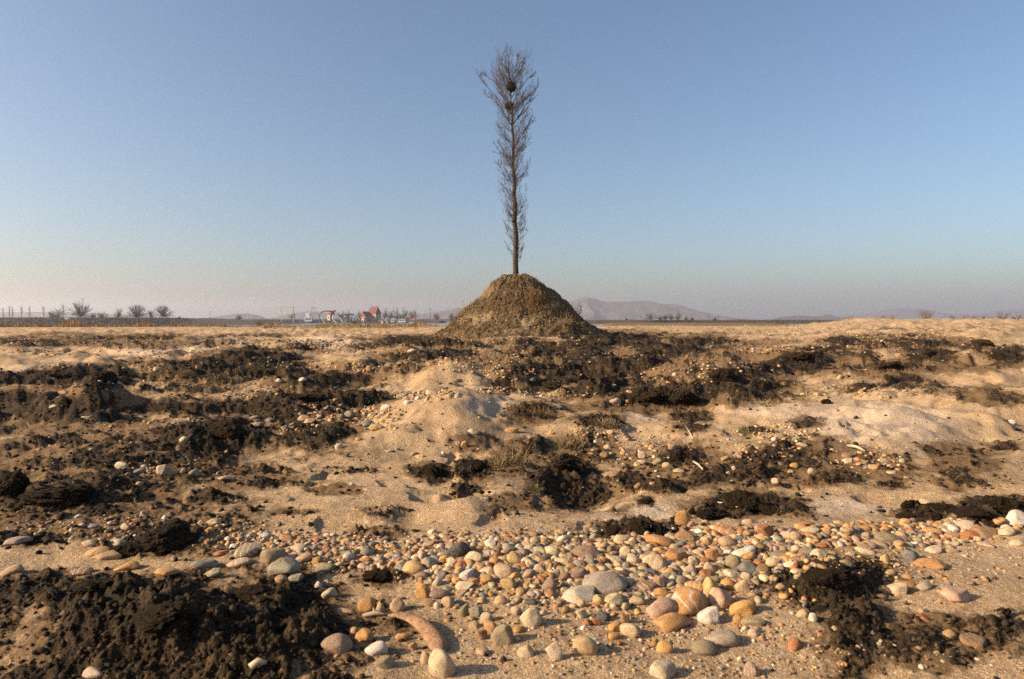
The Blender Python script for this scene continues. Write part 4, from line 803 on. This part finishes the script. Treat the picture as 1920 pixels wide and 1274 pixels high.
# ------------------------------------------------------------------ shrubs and distant bare trees
def bare_tree(name, label, px, vb, vt, wpx, Y, style='round', group='bare trees on the horizon', trunk=.3, n=26, m=None, zg=None):
    m = m or M_FARBARK; b = at(px, vb, Y); top = at(px, vt, Y); H = top.z - b.z; Wd = wpx * Y / FPX * .5; s = Y / FPX
    if zg is not None: b.z = zg; H = top.z - zg
    root = empty(name, b); setp(root, label, 'tree' if style not in ('shrub',) else 'shrub', group)
    rt = max(.022 * H, .28 * s) * (.55 if style == 'poplar' else 1); tr = MB(); cw = MB(); fork = H * (.34 if style == 'umbrella' else .34 if style == 'round' else .9 if style == 'poplar' else .03)
    lean = random.uniform(-.05, .05) * H
    if style != 'shrub': tr.tube([(0, 0, -.5), (lean * .2, 0, fork * .5), (lean * .6, 0, fork)], [rt * 1.2, rt, rt * .7], 6); tr.build('trunk', m, root, True)
    tw = max((.15 if style == 'shrub' else .08 if style == 'poplar' else .20) * s, .006)
    for k in range(n):
        a = random.uniform(0, 6.28); out = Vector((math.cos(a), math.sin(a) * .8, 0))
        if style == 'poplar': p0 = Vector((0, 0, random.uniform(.15, .95) * H)); el = 1.15; L = min(H * .4, Wd * 3.0) * random.uniform(.5, 1); up = .05
        elif style == 'umbrella': p0 = Vector((lean * .6, 0, fork * random.uniform(.75, 1))); el = random.uniform(.12, 1.45); L = random.uniform(.95, 1.22) / math.sqrt((math.cos(el) / Wd) ** 2 + (math.sin(el) / (H - fork)) ** 2); up = random.uniform(-.05, .05)
        elif style == 'shrub': p0 = out * Wd * .25 * random.random(); el = random.uniform(.45, 1.4); L = (Wd * math.cos(el) + H * math.sin(el)) * random.uniform(.55, 1.0); up = .05
        else: p0 = Vector((lean * .5, 0, fork * random.uniform(.6, 1.15))); el = random.uniform(.15, 1.45); L = random.uniform(.85, 1.2) / math.sqrt((math.cos(el) / Wd) ** 2 + (math.sin(el) / (H - fork)) ** 2); up = .02
        pts, d = grow2(cw, p0, out * math.cos(el) + Vector((0, 0, math.sin(el))), L, max(rt * .35, tw), 4, up, .10, tw)
        for _ in range(13 if style in ('umbrella', 'round') else 8 if style == 'shrub' else 3):
            i = random.randrange(1, len(pts)); q = pts[i - 1].lerp(pts[i], random.random()); ax = (pts[i] - pts[i - 1]).normalized()
            dd = (ax + Vector((random.gauss(0, .7), random.gauss(0, .7), random.gauss(.05, .5)))).normalized(); q2, _ = grow2(cw, q, dd, L * random.uniform(.18, .4), tw * .8, 2, .02, .15, tw * .5)
    cw.build('crown', m, root); return root
def grow2(mb, p, d, L, r, n, up, wob, rmin):
    pts = [p.copy()]; d = d.copy()
    for i in range(n):
        d = (d + Vector((random.gauss(0, wob), random.gauss(0, wob), up + random.gauss(0, wob)))).normalized(); p = p + d * (L / n); pts.append(p.copy())
    mb.tube(pts, [max(r * (1 - .8 * i / n), rmin) for i in range(n + 1)], 3); return pts, d
LV = 'bare trees along the left levee'
bare_tree('willow_tree', 'broad umbrella shaped bare tree, leftmost large one on the left levee', 152, 603, 571, 42, 345, 'umbrella', LV, n=62)
bare_tree('willow_tree', 'broad leaning bare tree, middle of the three large ones on the levee', 257, 603, 574, 38, 350, 'umbrella', LV, n=62)
bare_tree('willow_tree', 'rounded bare tree, rightmost of the three large ones on the levee', 307, 602, 575, 30, 350, 'umbrella', LV, n=56)
for i, (px, vb, vt, w, st_, lab) in enumerate([(110,604,578,30,'round','dense twiggy bare thicket tree just left of the leftmost large tree'),(192,602,581,18,'round','small bare tree right of the leftmost large tree'),(222,602,580,17,'round','small bare tree just left of the middle large tree'),
    (284,602,582,15,'round','small bare tree between the middle and rightmost large trees'),(175,602,588,12,'round','tiny bare tree in the gap right of the leftmost large tree'),(6,602,579,5,'poplar','thin bare poplar at the very left edge of the horizon'),(18,602,576,5,'poplar','second thin poplar from the left edge'),
    (24,602,580,6,'poplar','third thin poplar from the left edge'),(41,602,577,6,'poplar','fourth thin poplar from the left edge'),(56,602,577,6,'poplar','fifth thin poplar, left of the dense thicket'),(82,602,577,6,'poplar','thin poplar next to the dense thicket tree'),(119,602,573,7,'poplar','tall thin poplar rising out of the dense thicket'),
    (98,602,583,14,'round','low twiggy bare tree at the left of the dense thicket'),(336,602,594,10,'round','tiny bush like tree right of the rightmost large tree'),(448,603,591,14,'round','small bare tree on the far levee above the river sliver')]):
    bare_tree('bare_tree', lab, px, vb, vt, w, 345 + 3 * i, st_, LV, n=26 if st_ == 'round' else 34)
VG = 'bare trees around the far village'
for i, (px, vt, w, lab) in enumerate([(745,578,24,'wide bare tree right of the red roofed house'),(758,578,18,'bare tree just right of the wide one behind the boats'),(732,581,16,'bare tree left of the wide one near the house'),(721,578,14,'slim bare tree next to the red roofed house'),(776,582,24,'spreading bare tree, rightmost of the village'),
    (640,583,16,'bare tree behind the small orange hut'),(676,581,14,'bare tree left of the red roofed house'),(652,584,14,'low bare tree behind the brown pavilion'),(818,588,15,'small bare tree between the village and the mound'),(549,586,14,'tawny bare tree beside the yellow frame'),(847,588,14,'faint bare tree at the left foot of the mound')]):
    bare_tree('bare_tree', lab, px, 604.5, vt, w, 552 + 2 * i, 'round', VG, n=26)
CG = 'bare trees right of the mound'
for i, (px, vt, w, lab) in enumerate([(1220,589,26,'wide bushy bare tree, leftmost of the group below the main hill'),(1237,591,14,'low bare tree second in the group below the main hill'),(1248,590,11,'bare tree in the middle of the group below the main hill'),(1259,590,10,'slim bare tree in the group below the main hill'),(1272,587,13,'tallest rounded tree of the group below the main hill'),
    (1287,595,10,'low bush like tree right of the tallest one'),(1298,596,10,'low tree at the right end of the group'),(1340,596,8,'small lone tree right of the group below the main hill'),(1175,598,8,'tiny lone tree between the mound and the group')]):
    bare_tree('bare_tree', lab, px, 603, vt, w, 428 + i, 'round', CG, n=24)
SG = 'bare shrubs on the right sand crest'
for i, (px, h, w, lab) in enumerate([(1594,13,22,'twiggy reddish shrub, leftmost on the right skyline'),(1640,6,16,'very low shrub second from left on the right skyline'),(1660,9,20,'low shrub left of the large spreading one on the skyline'),(1672,10,8,'thin upright shrub beside the low one on the skyline'),(1735,15,38,'largest spreading dark shrub on the right skyline'),
    (1786,9,12,'small round shrub right of the largest one'),(1812,14,5,'single thin upright shrub on the right skyline'),(1829,10,18,'low dense shrub right of the thin upright one'),(1845,8,10,'small shrub left of the bushy one at far right'),(1877,15,26,'bushy brown shrub near the right edge of the skyline'),(1860,8,12,'low shrub touching the bushy one at far right'),(1908,12,22,'rightmost shrub on the skyline')]):
    Y_ = 66.0; x_ = (px - 960) / FPX * Y_; g_ = float(gz(np.array([x_]), np.array([Y_]))[0]); vb = 600 - (g_ - CAM_H) / Y_ * FPX
    bare_tree('shrub', lab, px, vb, vb - h - 1, w, Y_, 'shrub', SG, n=int(8 + w * .7), m=M_SHRUB, zg=g_ - .02)
for (px, vb, vt, w, Y_, lab, n_) in [(872,592,560,30,31.0,'pale leafless bush on the left slope of the mound',16),(1064,580,562,20,31.0,'dark thin bush on the upper right slope of the mound',12),(1078,588,570,26,31.0,'dark twiggy bush on the right slope of the mound',14),(1052,566,553,10,30.6,'small twiggy sprout on the upper right shoulder of the mound',7),
    (1009,533,522,8,30.2,'tiny dry sprout on the right shoulder near the mound top',6)]:
    x_ = (px - 960) / FPX * Y_; g_ = float(mound_z(np.array([x_]), np.array([Y_]))[0]); vb = 600 - (g_ - CAM_H) / Y_ * FPX
    bare_tree('bush', lab, px, vb, min(vt, vb - 10), w, Y_, 'shrub', 'bushes on the mound', n=n_, m=M_SHRUB if px > 900 else plain('pale_twigs', (.30, .22, .13), .9, .3, 4), zg=g_ - .03)
for (px, w, h, lab) in [(490,30,12,'dark brown shrub on the river bank right of the water'),(508,16,9,'small dark shrub next to the brown shrub by the water'),(667,14,9,'rusty round bush on the strip in front of the village')]:
    Y_ = 98.0; x_ = (px - 960) / FPX * Y_; g_ = float(gz(np.array([x_]), np.array([Y_]))[0]); vb = 600 - (g_ - CAM_H) / Y_ * FPX
    bare_tree('bush', lab, px, vb, vb - h, w, Y_, 'shrub', 'bushes on the river bank', n=30, m=M_SHRUB, zg=g_ - .02)

# ------------------------------------------------------------------ the far village
P_ = {k: plain('paint_' + k, c, .6, .15, .8) for k, c in dict(white=(.62,.61,.58), blue=(.07,.12,.24), red=(.24,.04,.03), roof=(.15,.04,.03), cream=(.48,.34,.22), orange=(.36,.17,.085), yellow=(.45,.38,.18), dark=(.05,.05,.055), green=(.08,.26,.16), grey=(.28,.30,.32), brown=(.22,.16,.11), teal=(.20,.36,.44)).items()}
P_['glass'] = plain('dark_glass', (.03, .035, .045), .2, .1, 1)
def place(px, v, Y, name, label, cat, group=None): o = empty(name, at(px, v, Y)); return setp(o, label, cat, group), Y / FPX
def gable(mb, x0, x1, y0, y1, z0, z1, over=.3): return mb.prism([(x0 - over, z0), (x1 + over, z0), ((x0 + x1) / 2, z1)], y0 - over, y1 + over)
def windows(o, rects, y):
    for (x0, x1, z0, z1) in rects:
        w_ = MB().box(x0, x1, y - .08, y + .1, z0, z1).build('window', P_['glass'], o); MB().box(x0 - .12, x1 + .12, y - .16, y - .081, z0 - .14, z0).build('sill', P_['white'], w_)
# house with the steep red roof (ridge along x)
h, s = place(702, 605.5, 540, 'house', 'cream house with a steep dark red roof above the village', 'house'); h.rotation_euler.z = -.55
MB().box(-4.2, 4.2, -3, 3, -1.5, 7.2).build('wall', P_['cream'], h)
rf = MB().add([(-4.6,-3.5,6.9),(4.6,-3.5,6.9),(4.6,3.5,6.9),(-4.6,3.5,6.9),(-3.8,0,12.7),(3.9,0,12.7)], [(0,1,5,4),(2,3,4,5),(1,2,5),(3,0,4),(3,2,1,0)]).build('roof', P_['roof'], h)
MB().box(2.2, 2.9, -.4, .4, 11.2, 13.6).build('chimney', P_['orange'], rf)
windows(h, [(-3, -1.8, 4, 5.6), (-.6, .6, 4, 5.6), (1.8, 3, 4, 5.6), (-3, -1.8, 1, 2.6)], -3)
d_ = MB().box(.2, 1.5, -3.1, -2.9, -1.5, 2.2).build('door', P_['brown'], h)
h, s = place(686, 605.5, 536, 'house', 'low orange house with a pointed gable left of the red roofed house', 'house'); h.rotation_euler.z = -.6
MB().box(-2.6, 2.6, -3, 3, -1.5, 5.0).build('wall', P_['orange'], h); gable(MB(), -2.6, 2.6, -3, 3, 5.0, 8.8).build('roof', P_['roof'], h); windows(h, [(-1.6, -.4, 2, 3.5), (.5, 1.6, 2, 3.5)], -3)
h, s = place(683, 606, 528, 'hut', 'small bright cream hut in front of the orange gabled house', 'hut'); h.rotation_euler.z = -.6
MB().box(-1.4, 1.4, -1.5, 1.5, -.8, 3.6).build('wall', P_['cream'], h); MB().box(-1.8, 1.8, -1.9, 1.9, 3.603, 4.1).build('roof', P_['orange'], h); windows(h, [(-.8, .4, 1.2, 2.4)], -1.5)
h, s = place(619, 605.5, 538, 'hut', 'orange hut with a flat red roof left in the village', 'hut'); h.rotation_euler.z = -.6
MB().box(-1.5, 1.5, -1.5, 1.5, -1.5, 6.4).build('wall', P_['cream'], h); MB().prism([(-1.9, 6.4), (3.4, 6.4), (3.2, 8.3), (1.8, 8.6), (-1.6, 7.0)], -1.9, 1.9).build('roof', P_['red'], h); windows(h, [(-.8, .3, 3.2, 4.6)], -1.5)
h, s = place(653, 605.5, 541, 'pavilion', 'brown open pavilion with a flat roof in the village', 'pavilion')
for k in range(4): MB().box(-3.6 + k * 2.3, -3.3 + k * 2.3, -1.6, -1.3, -1.5, 6.0).build('post', P_['brown'], h)
MB().box(-3.3, 3.4, -1.0, 1.6, -1.5, 4.2).build('wall', P_['brown'], h); MB().prism([(-4.4, 6.0), (4.4, 6.0), (4.0, 7.2), (-3.9, 6.8)], -2, 2).build('roof', P_['dark'], h)
h, s = place(666, 605.5, 534, 'hut', 'blue grey hut with a pale gable beside the pavilion', 'hut')
MB().box(-1.8, 1.8, -1.5, 1.5, -1.5, 3.8).build('wall', P_['grey'], h); gable(MB(), -1.8, 1.8, -1.5, 1.5, 3.8, 6.3).build('roof', P_['teal'], h); windows(h, [(-.7, .5, 1.5, 2.8)], -1.5)
h, s = place(1387, 604.5, 452, 'barn', 'long low building with a red roof beyond the pale flat right of the hill', 'barn')
MB().box(-3.6, 3.6, -2.5, 2.5, -1.5, .75).build('wall', P_['cream'], h); MB().add([(-4,-3,.7),(4,-3,.7),(4,3,.7),(-4,3,.7),(-3.6,0,1.9),(3.6,0,1.9)], [(0,1,5,4),(2,3,4,5),(1,2,5),(3,0,4),(3,2,1,0)]).build('roof', P_['red'], h); windows(h, [(-2.6, -1.6, -.4, .4), (-.5, .5, -.4, .4), (1.6, 2.6, -.4, .4)], -2.5)
# yellow frame
h, s = place(539, 606.5, 500, 'gantry_frame', 'tall yellowish goal shaped steel frame at the left of the village', 'frame')
for x in (-4.3, 4.3):
    for y in (-.8, .8): MB().tube([(x, y, -.5), (x, y, 11.4)], .16, 6).build('post', P_['yellow'], h)
MB().box(-4.7, 4.7, -.95, .95, 11.4, 11.75).build('crossbeam', P_['yellow'], h)
for x in (-4.3, 4.3):
    for z in (3, 6, 9): MB().tube([(x, -.8, z), (x, .8, z)], .10, 5).build('brace', P_['yellow'], h)
# boats
def boat(px, v, Y, L, label, hull, cabin, extra=None, group='boats on the far river'):
    o, s = place(px, v, Y, 'boat', label, 'boat', group); b = L * .16
    MB().add([(-L/2,-b,1.0),(L/2,-b*.2,1.35),(L/2,b*.2,1.35),(-L/2,b,1.0),(-L*.46,-b*.8,-.3),(L*.40,-b*.15,-.3),(L*.40,b*.15,-.3),(-L*.46,b*.8,-.3),(0,-b*1.1,.95),(0,b*1.1,.95),(0,-b*.9,-.3),(0,b*.9,-.3)],
             [(4,10,8,0),(10,5,1,8),(5,6,2,1),(6,11,9,2),(11,7,3,9),(7,4,0,3),(0,8,9,3),(8,1,2,9),(4,7,11,10),(10,11,6,5)]).build('hull', hull, o)
    cb = MB().box(-L*.32, L*.12, -b*.7, b*.7, 1.0, 3.0).build('cabin', cabin, o)
    for k in range(3): MB().box(-L*.28 + k*L*.13, -L*.2 + k*L*.13, -b*.7 - .06, -b*.7 + .02, 1.7, 2.5).build('window', P_['glass'], cb)
    MB().box(-L*.35, L*.15, -b*.8, b*.8, 3.002, 3.2).build('roof', P_['white'], o)
    if extra: extra(o, L, b)
    return o
def tower(o, L, b): MB().box(-L*.28, -L*.02, -b*.5, b*.5, 3.2, 5.6).build('wheelhouse', P_['white'], o); [MB().tube([(x, 0, 3.2), (x, 0, 8.2)], .1, 5).build('mast', P_['dark'], o) for x in (L*.1, L*.3)]; MB().box(L*.05, L*.34, -.1, .1, 8.2, 8.45).build('boom', P_['red'], o)
boat(582, 606.5, 495, 11.5, 'blue and white dredging boat with a wheelhouse left in the village', P_['blue'], P_['white'], tower).scale = (1, 1.2, 1.35)
boat(129, 609, 330, 4.8, 'small white boat moored under the left levee', P_['white'], P_['white'])
boat(757, 607, 480, 10, 'low pale blue boat in front of the trees right of the house', P_['teal'], P_['white'], lambda o, L, b: MB().box(L*.2, L*.42, -b*.5, b*.5, 1.3, 2.2).build('canopy', P_['red'], o))
boat(775, 607.5, 478, 5.5, 'small white boat right of the low pale blue boat', P_['white'], P_['grey'])
boat(738, 606.5, 484, 5, 'small dark blue boat left of the low pale blue boat', P_['blue'], P_['white'])
# curved arm, chutes
h, s = place(602, 606, 492, 'dredge_arm', 'dark curved pipe arm arching up beside the blue and white boat', 'pipe')
MB().tube([(.6,0,-.3),(-1.0,0,3.2),(-1.2,0,6.0),(.6,0,8.0),(3.5,0,8.6),(7.0,0,8.5),(9.4,0,8.3)], .42, 8).build('pipe', P_['dark'], h, True); MB().tube([(-.8,-.4,4.4),(3.2,-.4,-.3)], .28, 6).build('chute', P_['white'], h)
MB().tube([(9.2,0,8.4),(10.6,0,9.0)], .7, 8).build('nozzle', P_['red'], h)
h, s = place(627, 606, 490, 'slide', 'white curved chute below the orange hut', 'chute')
MB().tube([(-1,0,5.4),(-1.3,0,3.6),(-.4,0,1.8),(1.4,0,.4),(2.6,0,-.2)], .38, 8).build('trough', P_['white'], h, True); MB().tube([(-1,0.4,5.2),(-1,.4,-.3)], .14, 5).build('post', P_['grey'], h)
h, s = place(646, 607, 486, 'slide', 'small blue and green hut with a sloping white chute', 'chute')
MB().box(-.2, 2.2, -1, 1, -.3, 3.4).build('hut_wall', P_['blue'], h); MB().box(.7, 1.6, -1.1, -.99, .2, 2.6).build('door', P_['green'], h); MB().prism([(-3.6, 4.2), (-3.2, 4.5), (-.3, -.1), (-.8, -.3)], -.5, .5).build('trough', P_['white'], h)
h, s = place(776, 605, 505, 'signal_post', 'red and white post standing behind the small white boat', 'post')
MB().box(-.7, .7, -.5, .5, -1, 4.2).build('post', P_['orange'], h); MB().box(-.9, .9, -.7, .7, 4.2, 5.3).build('cap', P_['red'], h)
h, s = place(767, 605, 508, 'awning', 'bright red awning between the bare trees and boats', 'awning')
MB().prism([(-2.6, 1.6), (2.6, 1.6), (1.8, 3.4), (-.4, 3.9), (-2.0, 3.0)], -1.4, 1.4).build('canopy', P_['red'], h); [MB().tube([(x, -1.2, -.8), (x, -1.2, 1.7)], .1, 5).build('post', P_['white'], h) for x in (-2.2, 2.2)]
flagc = ['red', 'white', 'blue', 'cream', 'orange', 'white', 'teal', 'red', 'white', 'grey', 'cream', 'blue']
nth = ['first', 'second', 'third', 'fourth', 'fifth', 'sixth', 'seventh', 'eighth', 'ninth', 'tenth', 'eleventh', 'twelfth']
for k, c in enumerate(flagc):
    px = 712 + k * 4.4 + random.uniform(-1, 1); h, s = place(px, 606, 500 + random.uniform(-4, 4), 'stall', f'tiny {c} stall, {nth[k]} from the red roofed house along the shore', 'stall', 'little stalls along the village shore')
    w_ = random.uniform(.6, 1.1); z_ = random.uniform(1.5, 3.0); MB().box(-w_, w_, -.6, .6, -.5, z_).build('booth', P_[c], h); MB().prism([(-w_ * 1.3, z_ + .003), (w_ * 1.3, z_ + .003), (0, z_ + .8)], -.9, .9).build('canopy', P_[flagc[(k + 3) % 12]], h)
for (px, vb, vt, Y_, lab) in [(156,603,560,360,'thin mast rising above the leftmost large levee tree'),(807,605,578,545,'tall thin pole right of the village trees'),(795,605,590,545,'short lamp post right of the village trees'),(1202,604,592,430,'thin pole left of the tree group below the hill'),(1329,604,592,435,'thin pole right of the tree group below the hill'),(1347,604,593,435,'second thin pole right of the tree group below the hill'),(394,603,584,700,'faint far pole above the river sliver')]:
    h, s = place(px, vb, Y_, 'utility_pole', lab, 'pole', 'thin poles on the horizon'); H = (vb - vt) * s
    MB().tube([(0, 0, -1), (0, 0, H)], [.22 * s * 2, .14 * s * 2], 6).build('post', M_FARBARK, h); MB().box(-.8, .8, -.08, .08, H - .5, H - .3).build('crossarm', M_FARBARK, h)
# a thin bottom row of bushes that reads as one mass on the levees
def levee_scrub(name, label, u0, u1, Y0, Y1, z0, z1, n_, L, w):
    u_ = rng.uniform(u0, u1, n_); t = rng.random(n_) ** .7; Y = Y0 + (Y1 - Y0) * t; z_ = z0 + (z1 - z0) * t; X = (u_ - W / 2) / FPX * Y
    L = L * np.clip((u1 - u_) / 70.0, .1, 1); kp = rng.random(n_) < np.clip((u1 - u_) / 90.0 + .05, 0, 1); X, Y, z_, L = X[kp], Y[kp], z_[kp], L[kp]; n_ = len(X)
    return blades(name, X, Y, z_ - .1, L * rng.uniform(.3, 1.2, n_), np.full(n_, w), .5, straw(n_, np.array([.075, .055, .036])), label, 'scrub')
levee_scrub('scrub_left_levee', 'dark bare scrub covering the left levee', -40, 385, 286, 345, -1.7, 1.6, 9000, 1.3, .30)
levee_scrub('scrub_right_levee', 'dark bare scrub along the low levee right of the mound', 1040, 1600, 420, 434, -3.0, .5, 6000, 1.1, .28)
levee_scrub('scrub_village', 'dark bare scrub along the village shore', 480, 850, 513, 540, -1.8, .2, 5000, 1.5, .35)
